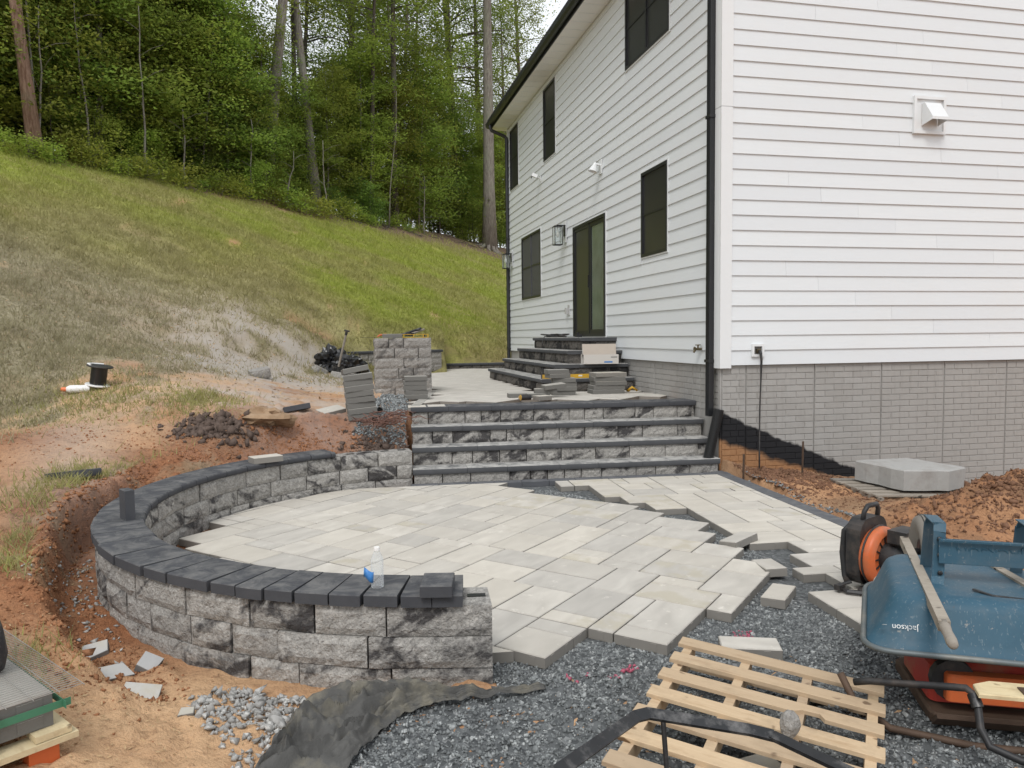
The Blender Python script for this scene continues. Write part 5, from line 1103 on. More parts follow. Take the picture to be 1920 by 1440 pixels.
MAT['water'] = NT('bottle_plastic').m; set_glass(MAT['water'], (.97, .985, .99), .08, .16)
# water bottle with a torn label
t = thing('water_bottle', 'clear plastic water bottle with torn blue label on the charcoal caps', 'bottle', (-4.265, -4.585, -.842))
pr = [(.0, .001), (.024, .0), (.030, .006), (.031, .02)]
for k in range(9): z = .028+k*.011; pr += [(.0315, z), (.0298, z+.0055)]
pr += [(.0315, .132), (.031, .140), (.025, .158), (.016, .176), (.0125, .182), (.0125, .19)]
b = MB(); b.lathe(pr, 24); b.build('bottle_body', MAT['water'], t, 40)
b = MB(); b.lathe([(.0, .186), (.0145, .186), (.0145, .2), (.013, .203), (.0, .203)], 16); b.build('cap', MAT['white'], t, 40)
b = MB(); n_ = 10
for k in range(n_): pass
V = []
for k in range(n_+1):
    a = R(150+k*17); V += [(-.040+.026*math.cos(a), -.004+.03*math.sin(a), .052+.018*math.sin(k*.5)), (-.036+.026*math.cos(a), .0+.03*math.sin(a), .098+.012*math.sin(k*.5))]
b.add(V, [(2*k, 2*k+2, 2*k+3, 2*k+1) for k in range(n_)]); lb = b.build('label', MAT['bluelabel'], t, True); md = lb.modifiers.new('thick', 'SOLIDIFY'); md.thickness = .0006
# cable spool and thrown bottle on the slope
def on_slope(x, y): return gz(x, y)
t = thing('cable_spool', 'black cable wound on a white-rimmed spool tilted on the slope', 'spool', (-7.25, 1.58, on_slope(-7.25, 1.58)+.02), rot=(R(4), R(10), 0)); t.scale = (.76, .76, .76)
b = MB(); b.lathe([(0, 0), (.175, 0), (.18, .012), (.175, .024), (0, .024)], 24); b.build('flange', MAT['white'], t, 40); b = MB(); b.lathe([(0, .30), (.185, .30), (.19, .31), (.185, .322), (.12, .322), (.10, .312), (0, .312)], 24); b.build('flange', MAT['plastic'], t, 40); b = MB(); b.lathe([(.115, .024), (.118, .06), (.115, .12), (.12, .17), (.116, .24), (.118, .3)], 24); b.build('cable_winding', MAT['bag'], t, 40); b = MB(); b.tube([(.0, .17, .326), (-.12, .1, .326), (-.17, -.02, .328), (-.1, -.12, .327)], .014, 6); b.build('white_rim', MAT['white'], t)
t = thing('sports_bottle', 'white plastic bottle with orange cap lying beside the cable spool', 'bottle', (-7.44, 1.50, gz(-7.44, 1.5)+.045), rot=(R(90), R(12), R(-84)))
b = MB(); b.lathe([(0, -.13), (.045, -.13), (.048, -.1), (.045, -.03), (.048, .03), (.046, .08), (.03, .115), (.02, .12)], 16); b.build('bottle_body', MAT['white'], t, 40); b = MB(); b.lathe([(.024, .115), (.026, .16), (.015, .175), (0, .175)], 12); b.build('cap', MAT['orange_cap'], t, 40)
# ---------------------------------------------------------------- upper patio clutter
t = thing('cardboard_box', 'open white cardboard box with blue label on the door steps', 'box', (-.47, 3.02, -.068), R(-8))
b = MB(); W_, D_, H_ = .54, .28, .145
for c, d in (((0, -D_/2, H_/2), (W_, .006, H_)), ((0, D_/2, H_/2), (W_, .006, H_)), ((-W_/2, 0, H_/2), (.006, D_-.006, H_)), ((W_/2, 0, H_/2), (.006, D_-.006, H_)), ((0, 0, .003), (W_-.01, D_-.01, .005))): b.box(c, d)
b.build('box_body', MAT['card'], t); b = MB(); b.box((.01, .0, .075), (W_, .005, .18), None); fl = b.build('lid_flap', MAT['card_in'], t, False, (.02, -D_/2+.0, H_), (R(-12), 0, 0)); fl.location = (.015, D_/2, H_)
b = MB(); b.box((0, 0, .05), (.12, .004, .12)); b.build('side_flap', MAT['card'], t, False, (-W_/2-.01, -.03, H_-.02), (R(10), R(-35), R(70)))
b = MB(); b.box((.11, -D_/2-.0045, .03), (.13, .001, .022)); b.build('blue_label', MAT['bluelabel'], t); b = MB(); b.box((.2, -D_/2-.0045, .105), (.1, .001, .01)); b.build('print_line', MAT['plastic'], t)
t = thing('spirit_level', 'long yellow spirit level lying on the lowest door step', 'level', (-.86, 2.80, -.272), R(-2)); b = MB(); b.box((0, 0, .03), (1.2, .025, .06)); b.build('beam', MAT['yellow'], t); b = MB(); b.box((0, -.0135, .035), (.06, .003, .022)); b.build('vial', MAT['bulb'], t)
for s in (-1, 1): b = MB(); b.box((s*.603, 0, .03), (.012, .028, .063)); b.build('end_cap', MAT['plastic'], t)
t = thing('rubber_mallet', 'mallet with black head and yellow end lying by the paver heap', 'mallet', (-2.06, 1.40, -.43), R(8)); b = MB(); b.lathe([(0, -.07), (.036, -.07), (.038, -.05), (.038, .05), (.036, .07), (0, .07)], 14, Matrix.Rotation(PI/2, 4, 'Y')); b.build('head', MAT['plastic'], t, 40); b = MB(); b.lathe([(0, -.078), (.037, -.078), (.037, -.07), (0, -.07)], 14, Matrix.Rotation(PI/2, 4, 'Y')); b.build('face', MAT['yellow'], t); b = MB(); b.tube([(0, .03, 0), (.02, .3, -.025)], .014, 8); b.build('handle', MAT['wood'], t)
b = MB(); b.tube([(-.05, 0, 0), (.03, .06, .05), (.07, -.02, .01), (-.02, -.06, .06), (-.07, .01, .0)], .018, 6); tag(b.build('glove', MAT['yellow'], None, True, (-.24, 2.25, -.45)), 'small yellow rag beside the long paver stack', 'rag')
t = thing('power_cord', 'tangled black power cord on the top door step', 'cord', (-.33, 6.0, .342)); b = MB(); pts = [(.22*math.cos(k*.8)*(1-.02*k)-.1*math.sin(k*.33), .28*math.sin(k*.8), .014+.05*abs(math.sin(k*.5))) for k in range(28)]; b.tube(pts, .012, 6); b.tube([pts[0], (-.28, -.2, .02), (-.33, -.26, -.06), (-.36, -.3, -.2)], .009, 6); b.build('cord', MAT['plastic'], t, True)
b = MB(); b.box((0, 0, .03), (.1, .1, .05)); b.box((-.02, .01, .07), (.05, .06, .04)); tag(b.build('tape_measure', MAT['plastic'], None, False, (-.3, 4.62, .342)), 'small black tool box-shaped block at the foot of the sliding door', 'tool')
# tools on the pier
zp = -.545+6*.152+.003
slab_obj('paver', rect(.3, .2), 0, .06, 'paver_grey', 'single grey paver lying on top of the square pier', 'paver', (-3.65, 3.45, zp), (0, 0, R(-4)))
t = thing('club_hammer', 'hammer with grey steel head lying across the pier top', 'hammer', (-3.38, 3.55, zp+.03), R(35)); b = MB(); b.box((0, 0, .02), (.05, .15, .05)); b.build('head', MAT['steel'], t); b = MB(); b.tube([(0, 0, .02), (.3, .0, .1)], .016, 8); b.build('handle', MAT['wood_grey'], t)
t = thing('spirit_level', 'short yellow spirit level with round vials on the pier', 'level', (-3.33, 3.42, zp), R(-3)); b = MB()
for z in (.004, .05): b.box((0, 0, z), (.46, .02, .007))
for x in (-.22, -.15, 0, .15, .22): b.box((x, 0, .027), (.012, .02, .04))
b.build('frame', MAT['yellow'], t); b = MB()
for x in (-.19, .16): b.lathe([(.02, -.006), (.02, .006)], 12, Matrix.Translation((x, 0, .027))@Matrix.Rotation(PI/2, 4, 'X'))
b.build('vial', MAT['plastic'], t)
t = thing('pry_bar', 'grey round bar resting on the hammer on the pier', 'bar', (-3.45, 3.6, zp+.06), rot=(0, R(-18), R(10))); b = MB(); b.tube([(-.2, 0, 0), (.28, 0, 0)], .018, 8); b.build('shaft', MAT['steel'], t)
t = thing('trowel', 'trowel with dark blade and orange grip overhanging the pier edge', 'trowel', (-3.86, 3.42, zp+.004), R(8)); b = MB(); b.add([(-.26, 0, .004), (-.12, -.06, .004), (-.02, -.02, .004), (-.02, .02, .004), (-.12, .06, .004), (-.26, 0, .008), (-.12, -.06, .008), (-.02, -.02, .008), (-.02, .02, .008), (-.12, .06, .008)], [(4, 3, 2, 1, 0), (5, 6, 7, 8, 9), (0, 1, 6, 5), (1, 2, 7, 6), (2, 3, 8, 7), (3, 4, 9, 8), (4, 0, 5, 9)]); b.build('blade', MAT['steel'], t); b = MB(); b.tube([(-.02, 0, .01), (.02, 0, .04), (.12, 0, .045)], [.008, .014, .016], 8); b.build('grip', MAT['orange'], t)
# bags, shovel
for k, (x, y, d, lab) in enumerate(((-4.62, 6.75, (.27, .24, .28), 'crumpled black plastic bag beside the standing shovel'), (-4.28, 6.5, (.30, .26, .24), 'slumped black plastic sheet heap between shovel and pier'))):
    o = link('plastic_bag', rockmesh('plastic_bag', d, 30+k, 'bag', 4, .55), None, (x, y, gz(x, y)+.16)); tag(o, lab, 'bag')
t = thing('shovel', 'long-handled shovel stuck upright beside the black bags', 'shovel', (-4.52, 6.05, gz(-4.52, 6.05)), rot=(R(8), R(14), 0)); b = MB(); b.tube([(0, 0, .2), (0, 0, .85)], .02, 8); b.build('handle', MAT['wood_grey'], t); b = MB(); b.tube([(-.05, 0, .88), (.05, 0, .88)], .016, 8); b.tube([(0, 0, .8), (0, 0, .88)], .024, 8); b.build('grip', MAT['plastic'], t); b = MB(); b.add([(-.11, .0, .22), (.11, 0, .22), (.1, .03, -.02), (0, .03, -.08), (-.1, .03, -.02), (-.11, .012, .22), (.11, .012, .22), (.1, .042, -.02), (0, .042, -.08), (-.1, .042, -.02)], [(0, 1, 2, 3, 4), (9, 8, 7, 6, 5), (0, 5, 6, 1), (1, 6, 7, 2), (2, 7, 8, 3), (3, 8, 9, 4), (4, 9, 5, 0)]); b.build('blade', MAT['steel'], t)
# roots pulled from the ground
b = MB(); rr2 = random.Random(8)
for k in range(60):
    x, y = rr2.gauss(-3.93, .12), rr2.gauss(.5, .09); z = gz(-4.0, .75)+.06+rr2.uniform(-.05, .08); a = rr2.uniform(0, 6.28); pts = []
    for i in range(6): pts.append((x, y, z)); a += rr2.uniform(-.8, .8); x += .06*math.cos(a); y += .045*math.sin(a); z += rr2.uniform(-.04, .03)
    b.tube(pts, [.006, .006, .005, .005, .004, .002], 4)
MAT['root'] = simple('root_brown', (.16, .085, .065), .9, var=.4, scale=20); tag(b.build('root_pile', MAT['root']), 'tangle of reddish brown roots beside the second stair tread', 'roots', kind='stuff')
b = MB(); b.lathe([(.045, 0), (.045, .1), (.037, .1), (.037, 0)], 14, Matrix.Translation((-3.98, 1.02, gz(-3.98, 1.02)+.04))@Matrix.Rotation(R(75), 4, 'X')); tag(b.build('drain_pipe', MAT['offcut'], None, 40), 'short open pipe end poking out of the crushed stone slope', 'pipe')
# ---------------------------------------------------------------- beside the house corner
t = thing('drain_hose', 'black corrugated drain hose leaning on the bottom stair by the downspout', 'hose', (-.15, .02, -1.108), rot=(R(3), R(12), 0))
b = MB(); pr = []; 
for k in range(48): pr += [(.052, k*.0125), (.064, k*.0125+.004), (.064, k*.0125+.008)]
pr += [(.050, .6), (.046, .6), (.046, .02), (.0, .02)]; b.lathe(pr, 18); b.build('corrugated_tube', simple('glossy_black_pipe', (.035, .036, .037), .28, spec=.7), t, 30)
t = thing('extension_cord', 'black extension cord hanging from the wall outlet to the soil', 'cord', (.465, -.03, .17)); b = MB(); b.tube([(0, -.03, 0), (.005, -.06, -.03), (.012, -.065, -.12), (.01, -.06, -.35), (-.01, -.075, -.7), (-.05, -.14, -1.1), (-.13, -.28, -1.44)], [.018, .018, .014, .009, .009, .009, .009], 8); b.build('cable', MAT['plastic'], t, True); b = MB(); b.box((0, -.015, .0), (.045, .03, .045)); b.build('plug', MAT['brass'], t)
for x, y, h, lab in ((.02, -.50, .34, 'thin rusty stake in the soil next to the charcoal border'), (.84, -.40, .40, 'thin rusty stake in the soil before the black tar coating')):
    b = MB(); b.prism(rect(.022, .012), -.1, h, .001); tag(b.build('stake', MAT['rust'], None, False, (x, y, gz(x, y)), (R(2), R(-1.5), R(20))), lab, 'stake')
# stone slab on its pallet
def pallet(name, label, loc, rot, L, Wd, slats, pitch, mats, sw=.085, nstr=4, hs=.085, bottom=True, broken=()):
    t = thing(name, label, 'pallet', loc, rot=rot); th = .018
    for k in range(nstr):
        x = .045+k*(L-.09)/(nstr-1); b = MB(); b.box((x, -Wd/2, hs/2+.018), (.04, Wd, hs)); b.build('stringer', MAT[mats], t)
    for k in range(slats):
        y = -sw/2-k*pitch; b = MB(); dx = rg.uniform(-.008, .008)
        if k in broken: b.prism([(dx, y-sw/2), (L*.62, y-sw/2), (L*.66, y-sw*.15), (L*.735, y-sw*.12), (L*.76, y-sw/2), (L+dx, y-sw/2), (L+dx, y+sw/2), (dx, y+sw/2)], .018+hs, .018+hs+th, .002)
        else: b.prism([(dx, y-sw/2), (L+dx, y-sw/2), (L+dx, y+sw/2), (dx, y+sw/2)], .018+hs+.0005, .018+hs+th+rg.uniform(0, .002), .002)
        b.build('slat', MAT[mats], t, False, None, (0, 0, 0))
    if bottom:
        for k in (0, slats//2, slats-1): y = -sw/2-k*pitch; b = MB(); b.box((L/2, y, .0085), (L, sw, .017)); b.build('slat', MAT[mats], t)
    return t
pallet('pallet', 'dark weathered pallet carrying the large stone slab', (.98, -.70, -1.375), (R(0), R(2), R(-8)), 1.15, 1.0, 6, .17, 'wood_grey', .1, 3, .06)
sp = [(1.15, -.92), (1.23, -1.58), (1.70, -1.665), (2.06, -1.50), (1.90, -.82)]; cx_, cy_ = 1.6, -1.3
mb = MB(); prr = []
for i in range(5):
    a, c_ = sp[i], sp[(i+1) % 5]
    for k in range(4): f_ = k/4; j = rg.uniform(-.018, .018) if k else 0; prr.append((a[0]+(c_[0]-a[0])*f_-cx_+j, a[1]+(c_[1]-a[1])*f_-cy_+j))
mb.prism(prr, 0, .215, .012)
MAT['slab'] = simple('grey_stone_slab', (.36, .355, .34), .85, var=.16, scale=5, bump=.5, bscale=18, dirt=(.22, .2, .18), dirt_amt=.5)
tag(mb.build('stone_slab', MAT['slab'], None, False, (cx_, cy_, -1.275), (0, R(1.5), 0)), 'thick grey natural stone step slab resting on a pallet by the foundation', 'stone slab')
# ---------------------------------------------------------------- near pallet, cobble and bent steel bar
th = math.atan2(-.08, .87)
pallet('pallet', 'light pine pallet with a split slat lying on the crushed stone', (-2.80, -4.87, -1.235), (0, R(4.5), R(-39)), .90, 1.22, 7, .187, 'wood', .088, 4, .082, True, (2,))
slab_obj('paver', rect(.3, .3), 0, .06, 'paver_grey', 'grey paver on the gravel under the light pine pallet', 'paver', (-2.95, -5.85, -1.318), (0, 0, R(10)))
tag(link('cobble', rockmesh('cobble', (.045, .035, .055), 12, 'stone_grey', 2, .12), None, (-2.80, -5.80, -1.09), (0, 0, .4)), 'small squarish grey stone lying on the light pine pallet', 'stone')
t = thing('steel_frame', 'bent flat black steel bar of a paver cart frame above the pallet', 'steel frame', (-3.4, -6.4, -1.3)); b = MB()
P_ = [(-4.13, -6.74, -.655), (-3.60, -6.262, -.73), (-3.555, -6.245, -.735), (-3.28, -6.33, -.775), (-3.22, -6.36, -.785), (-3.02, -6.74, -.80)]
for p, q in zip(P_[:-1], P_[1:]):
    p = Vector(p)-Vector((-3.4, -6.4, -1.3)); q = Vector(q)-Vector((-3.4, -6.4, -1.3)); e = (q-p).normalized()*.003; b.bar(p-e, q+e, .034, .012, (.15, -.55, .8))
b.build('bent_bar', MAT['steel'], t); b = MB(); b.tube([(-.115, .14, .545), (-.12, .08, .3), (-.125, .03, .0)], .008, 8); b.build('strut', MAT['steel'], t)
# pink marking paint on the gravel
MAT['pink'] = simple('pink_marking_paint', (.42, .10, .15), .7, var=.3, scale=40)
stones(70, gauss([(-2.23, -4.50, .04, .04, .45), (-3.02, -4.73, .025, .02, .2), (-3.12, -4.82, .02, .02, .1), (-1.55, -2.6, .05, .05, .15), (-3.33, -4.78, .03, .03, .1)]), .010, 44, 'pink', 'painted_gravel', 'gravel stones sprayed with pink marking paint', .008, .65)
# ---------------------------------------------------------------- crumpled landscape fabric
MAT['fabric'] = simple('grey_landscape_fabric', (.075, .073, .068), .7, var=.35, scale=7, bump=.3, bscale=120, dirt=(.27, .24, .17), dirt_amt=.5, dscale=5)
bk = np.array([(-4.66, -5.05, .02), (-4.60, -4.86, .05), (-4.45, -4.86, .075), (-4.28, -4.90, .09), (-4.1, -4.93, .085), (-3.92, -4.92, .05), (-3.75, -4.90, .03), (-3.5, -4.86, .01)]); ft = np.array([(-4.84, -5.75, .0), (-4.60, -5.70, .01), (-4.42, -5.45, .01), (-4.33, -5.24, .012), (-4.18, -5.06, .012), (-4.0, -4.985, .02), (-3.76, -4.94, .02), (-3.5, -4.885, .008)])
nu, nv = 150, 64; tt_ = np.linspace(0, 1, 8); uu = np.linspace(0, 1, nu); vv_ = np.linspace(0, 1, nv); Bk = np.stack([np.interp(uu, tt_, bk[:, k]) for k in range(3)], 1); Ft = np.stack([np.interp(uu, tt_, ft[:, k]) for k in range(3)], 1)
UU, VV = np.meshgrid(uu, vv_, indexing='ij'); Pm = Bk[:, None]*(1-VV[..., None])+Ft[:, None]*VV[..., None]
wr = np.abs(fbm(UU*3.2+VV*1.3, VV*2.2-UU, 1.6, 4, 17)); wid = np.clip(np.linalg.norm(Bk[:, :2]-Ft[:, :2], axis=1)/.35, .05, 1)[:, None]
Pz = ground(Pm[..., 0], Pm[..., 1])+.016+Pm[..., 2]*1.0+wid*(.03*wr+.06*np.clip(1-np.abs(fbm(UU*5+VV*1.5, VV*3-UU*2, 1, 2, 5))*5, 0, 1)**1.5+.045*np.clip(1-np.abs(fbm(UU*9-VV*3, VV*5+UU*2, 1, 2, 18))*5, 0, 1)-.02*np.sin(VV*PI)+.006*np.abs(fbm(UU*22, VV*12, 1, 3, 28)))*np.clip(1.1-np.abs(VV-.35)*1.5, .15, 1)
idf = np.arange(nu*nv).reshape(nu, nv); Ff = np.stack([idf[:-1, :-1], idf[1:, :-1], idf[1:, 1:], idf[:-1, 1:]], -1).reshape(-1, 4); mf = np_mesh('landscape_fabric', np.concatenate([Pm[..., :2], Pz[..., None]], -1).reshape(-1, 3), Ff, MAT['fabric'], 4); mf.polygons.foreach_set('use_smooth', [True]*len(mf.polygons)); mf.set_sharp_from_angle(angle=R(55)); of = tag(link('landscape_fabric', mf), 'crumpled grey landscape fabric bunched at the foot of the curved wall', 'fabric'); md = of.modifiers.new('thick', 'SOLIDIFY'); md.thickness = .002
# ---------------------------------------------------------------- strapped pavers on the pallet at the path
PA = R(128); px0, py0 = -5.465, -5.235                        # near right corner; local x goes away, local y goes left
t = thing('pallet', 'fresh pale timber pallet under the strapped grey pavers at the path', 'pallet', (px0, py0, -1.165), rot=(0, 0, PA)); 
for k in range(4): b = MB(); b.box((.5, .03+k*.27, .108), (1.08, .12, .024)); b.build('slat', MAT['wood_pale'], t)
b = MB(); b.box((-.0, .45, .082), (.095, 1.0, .022)); b.box((.55, .45, .0835), (.095, 1.0, .022)); b.build('cross_board', MAT['wood_pale'], t)
for k, (x, y) in enumerate(((.02, .06), (.02, .5), (.55, .06), (.55, .5))): b = MB(); b.box((x, y, .034), (.09, .10, .072)); b.build('foot_block', MAT['orange'] if k % 2 == 0 else MAT['wood_pale'], t)
for lay in range(2):
    for i in range(3):
        for j in range(3):
            o = link('paver', flat_paver(.305, .305, .062, 'paver_grey', 2) if (lay, i, j) == (0, 0, 0) else PV0, None, (0, 0, 0)); PV0 = o.data
            c_, s_ = math.cos(PA), math.sin(PA); lx, ly = .165+i*.311, .165+j*.311; o.location = (px0+lx*c_-ly*s_, py0+lx*s_+ly*c_, -1.165+.122+lay*.064); o.rotation_euler = (0, 0, PA)
            tag(o, ('grey paver in the bottom layer on the fresh timber pallet', 'grey paver in the top layer under the wire mesh')[lay], 'paver', 'strapped pavers on the fresh timber pallet')
b = MB(); ztop = -.914
for k in range(60): b.box((-.0+.0, 0, 0), (.001, .001, .001)) if False else None
for k in range(52): x = -.02+k*.021; b.box((x, .45, .0035), (.0022, 1.06, .0022))
for k in range(14): y = -.08+k*.085; b.box((.52, y, .0058), (1.12, .0022, .0022))
o = b.build('wire_mesh', MAT['wire'], None, False, (px0, py0, ztop), (R(1.0), 0, PA)); tag(o, 'sheet of welded wire mesh lying on the strapped pavers', 'wire mesh')
b = MB()
for y in (.22,): b.box((.45, y, .0), (.99, .03, .002)); b.box((-.013, y, -.07), (.002, .03, .14))
b.box((-.014, .45, -.05), (.002, .98, .028)); b.box((.45, -.014, -.05), (.98, .002, .028)); o = b.build('strap', MAT['strap'], None, False, (px0, py0, ztop+.001), (0, 0, PA)); tag(o, 'green plastic strap around the pavers on the fresh pallet', 'strap')
t = thing('tarp_roll', 'scuffed black tarp roll standing on the wire mesh', 'tarp roll', (-5.775, -5.02, -.905), rot=(R(6), R(-8), 0)); b = MB(); b.lathe([(0, 0), (.055, .0), (.075, .05), (.08, .15), (.07, .3), (.06, .45), (.04, .52), (0, .53)], 14); b.build('roll', simple('scuffed_black', (.025, .025, .027), .55, var=.4, scale=10, dirt=(.22, .21, .19), dirt_amt=.6, dscale=14), t, True)
# ---------------------------------------------------------------- upturned wheelbarrow
WB = thing('wheelbarrow', 'upturned blue steel wheelbarrow with wooden handles resting on an orange machine', 'wheelbarrow', (-1.837, -5.77, -.965), R(-29))
def rrect(x0, x1, y0, y1, r, n=5):
    P = []
    for cx2, cy2, a0 in ((x1-r, y0+r, -90), (x1-r, y1-r, 0), (x0+r, y1-r, 90), (x0+r, y0+r, 180)):
        for k in range(n+1): a = R(a0+90*k/n); P.append((cx2+r*math.cos(a), cy2+r*math.sin(a)))
    return [(x*(1-.30*max(0, y)/.94), y) for x, y in P] if x1 > .31 and y1 > .7 else P
def loft(rings, mat, name, parent, capt=True, thick=.004):
    mb = MB(); n = len(rings[0][0]); V = [(p[0], p[1], z) for r_, z in rings for p in r_]; F_ = []
    for k in range(len(rings)-1):
        for i in range(n): j = (i+1) % n; F_.append((k*n+i, k*n+j, (k+1)*n+j, (k+1)*n+i))
    if capt: F_.append(tuple(range((len(rings)-1)*n, len(rings)*n)))
    mb.add(V, F_); o = mb.build(name, mat, parent, 40); md = o.modifiers.new('thick', 'SOLIDIFY'); md.thickness = thick; return o
loft([(rrect(-.50, .50, .0, .94, .12), 0), (rrect(-.485, .485, .012, .925, .12), .010), (rrect(-.455, .455, .035, .90, .13), .05), (rrect(-.40, .40, .085, .84, .13), .165), (rrect(-.385, .385, .10, .825, .13), .19), (rrect(-.36, .36, .125, .80, .12), .204), (rrect(-.32, .32, .165, .76, .1), .207)], MAT['blue'], 'tray', WB)
b = MB(); P_ = rrect(-.505, .505, -.005, .945, .125); b.tube([(p[0], p[1], .0) for p in P_]+[(P_[0][0], P_[0][1], 0)], .013, 8, cap=False); b.build('tray_rim', simple('worn_rim', (.12, .14, .145), .5, .3, dirt=(.3, .27, .22)), WB, True)
cu = bpy.data.curves.new('lettering', 'FONT'); cu.body = 'Jackson'; cu.size = .034; cu.extrude = .0004; cu.align_x = 'CENTER'
tmp = bpy.data.objects.new('tmp', cu); COL.objects.link(tmp); dg = bpy.context.evaluated_depsgraph_get(); me_t = bpy.data.meshes.new_from_object(tmp.evaluated_get(dg)); bpy.data.objects.remove(tmp); me_t.materials.clear(); me_t.materials.append(simple('white_print', (.7, .72, .72), .6, dirt=(.06, .15, .22), dirt_amt=.6, dscale=30))
# rear face slope: from (y .05, z .075) to (y .13, z .155)
n_f = Vector((0, -.115, .05)).normalized(); u_f = Vector((-1, 0, 0)); v_f = n_f.cross(u_f); o = link('lettering', me_t, WB); Mx = Matrix((u_f, v_f, n_f)).transposed().to_4x4(); Mx.translation = Vector((-.335, .0555, .097))+n_f*.004; o.matrix_local = Mx
b = MB(); b.box((-.415, .0535, .0925), (.016, .001, .024), Matrix((u_f, v_f, n_f)).transposed()); b.build('print_mark', me_t.materials[0], WB).location = n_f*.004
def handle(s):
    x0, y0, z0 = (s*.27+(.0 if s < 0 else .08), -.42, .205); x1, y1, z1 = (s*.11-.02, 1.14, .19)
    b = MB(); d = Vector((x1-x0, y1-y0, z1-z0)); p0 = Vector((x0, y0, z0)); g = p0+d*.13; b.bar(g, p0+d, .042, .042); o = b.build('handle', MAT['wood_grey'], WB)
    b = MB(); b.tube([p0, p0+d*.008, p0+d*.03, p0+d*.08, p0+d*.115, p0+d*.14], [.010, .018, .021, .0185, .021, .024], 10); b.build('grip', MAT['wood_grey'], o, True)
handle(-1); handle(1)
def leg(x):
    y0, y1 = .33, .58; b = MB()
    path = [(x-.02, y0-.02, .20), (x-.01, y0+.02, .235), (x, y0+.05, .43), (x+.005, y0+.07, .462), (x+.005, y1-.04, .462), (x, y1-.02, .43), (x-.01, y1, .2)]
    for p, q in zip(path[:-1], path[1:]):
        e = (Vector(q)-Vector(p)).normalized()*.002; b.bar(Vector(p)-e, Vector(q)+e, .05 , .006, (0, -1, .3) if abs(q[2]-p[2]) > .05 else (0, 0, 1))
    b.box((x, (y0+y1)/2+.02, .466), (.056, .15, .005)); o = b.build('leg', MAT['blue'], WB)
    for z in (.25, .33, .40): b2 = MB(); b2.lathe([(0, 0), (.011, 0), (.011, .006), (.006, .009), (0, .009)], 8, Matrix.Translation((x-.003, y0+.0+(z-.235)*.15+.012, z))@Matrix.Rotation(PI/2, 4, 'X')); b2.build('bolt', MAT['steel'], o)
leg(-.135); leg(.245)
b = MB(); b.box((.055, .345, .352), (.40, .006, .11), Matrix.Rotation(R(-8), 3, 'X')); br = b.build('cross_brace', MAT['blue'], WB)
for z in (-.052, .052): b = MB(); b.box((.055, .335-z*.14, .352+z), (.40, .014, .008)); b.build('flange', MAT['blue'], br)
cu = bpy.data.curves.new('emboss', 'FONT'); cu.body = 'JACKSON'; cu.size = .062; cu.extrude = .0016; cu.align_x = 'CENTER'; tmp = bpy.data.objects.new('tmp', cu); COL.objects.link(tmp); dg = bpy.context.evaluated_depsgraph_get(); me_e = bpy.data.meshes.new_from_object(tmp.evaluated_get(dg)); bpy.data.objects.remove(tmp); me_e.materials.clear(); me_e.materials.append(MAT['blue'])
o = link('embossed_lettering', me_e, br); nf = Vector((0, -math.cos(R(8)), -math.sin(R(8)))); uf = Vector((-1, 0, 0)); vf = nf.cross(uf); Mx = Matrix((uf, vf, nf)).transposed().to_4x4(); Mx.translation = Vector((.055, .345, .375))+nf*.0035; o.matrix_local = Mx
b = MB(); b.lathe([(.07, -.03), (.12, -.048), (.16, -.055), (.19, -.045), (.203, -.02), (.206, 0), (.203, .02), (.19, .045), (.16, .055), (.12, .048), (.07, .03)], 36, Matrix.Translation((-.03, 1.10, .14))@Matrix.Rotation(PI/2, 4, 'Y')); wh = b.build('tyre', MAT['rubber'], WB, True)
for k in (-.028, -.014, 0, .014, .028):
    b = MB(); rr_ = .2065-.35*abs(k)**1.35; b.tube([(-.03+k, 1.10+rr_*math.cos(a*PI/18), .14+rr_*math.sin(a*PI/18)) for a in range(37)], .0022, 4, cap=False); b.build('tread_groove', MAT['plastic'], wh)
b = MB(); b.lathe([(0, -.06), (.02, -.06), (.02, -.035), (.07, -.03), (.07, .03), (.02, .035), (.02, .06), (0, .06)], 16, Matrix.Translation((-.03, 1.10, .14))@Matrix.Rotation(PI/2, 4, 'Y')); b.build('hub', MAT['steel'], WB, 40)
b = MB(); b.tube([(-.03, .25, .215), (.03, .2, .208), (.15, .19, .204), (.27, .22, .208), (.38, .3, .23)], .006, 6, flat=(2., .6)); b.build('strap', MAT['steel'], WB)
# ---------------------------------------------------------------- plate compactor under the wheelbarrow
PC = thing('plate_compactor', 'orange plate compactor half hidden under the upturned wheelbarrow', 'compactor', (-1.75, -5.60, -1.325), R(-25))
b = MB(); V = []
b.prism(rrect(-.22, .34, -.10, .50, .05), .03, .075, .01); b.build('base_plate', MAT['rust'], PC)
b = MB(); b.add([(-.22, -.10, .03), (.34, -.10, .03), (.34, -.17, .09), (-.22, -.17, .09), (-.22, -.09, .045), (.34, -.09, .045), (.34, -.155, .10), (-.22, -.155, .10)], [(0, 1, 2, 3), (7, 6, 5, 4), (0, 4, 5, 1), (1, 5, 6, 2), (2, 6, 7, 3), (3, 7, 4, 0)]); b.build('plate_lip', MAT['rust'], PC)
b = MB(); b.prism(rrect(-.20, .30, .0, .42, .04), .085, .26, .02); b.build('engine_cover', MAT['red'], PC); b = MB(); b.box((.05, .2, .30), (.3, .28, .08)); b.lathe([(0, 0), (.09, 0), (.09, .04), (0, .05)], 16, Matrix.Translation((-.12, .0, .2))@Matrix.Rotation(PI/2, 4, 'X')); b.build('engine', MAT['plastic'], PC)
b = MB(); b.prism(rrect(-.16, .24, -.09, -.02, .02), .13, .245, .01); b.build('belt_guard', MAT['orange'], PC)
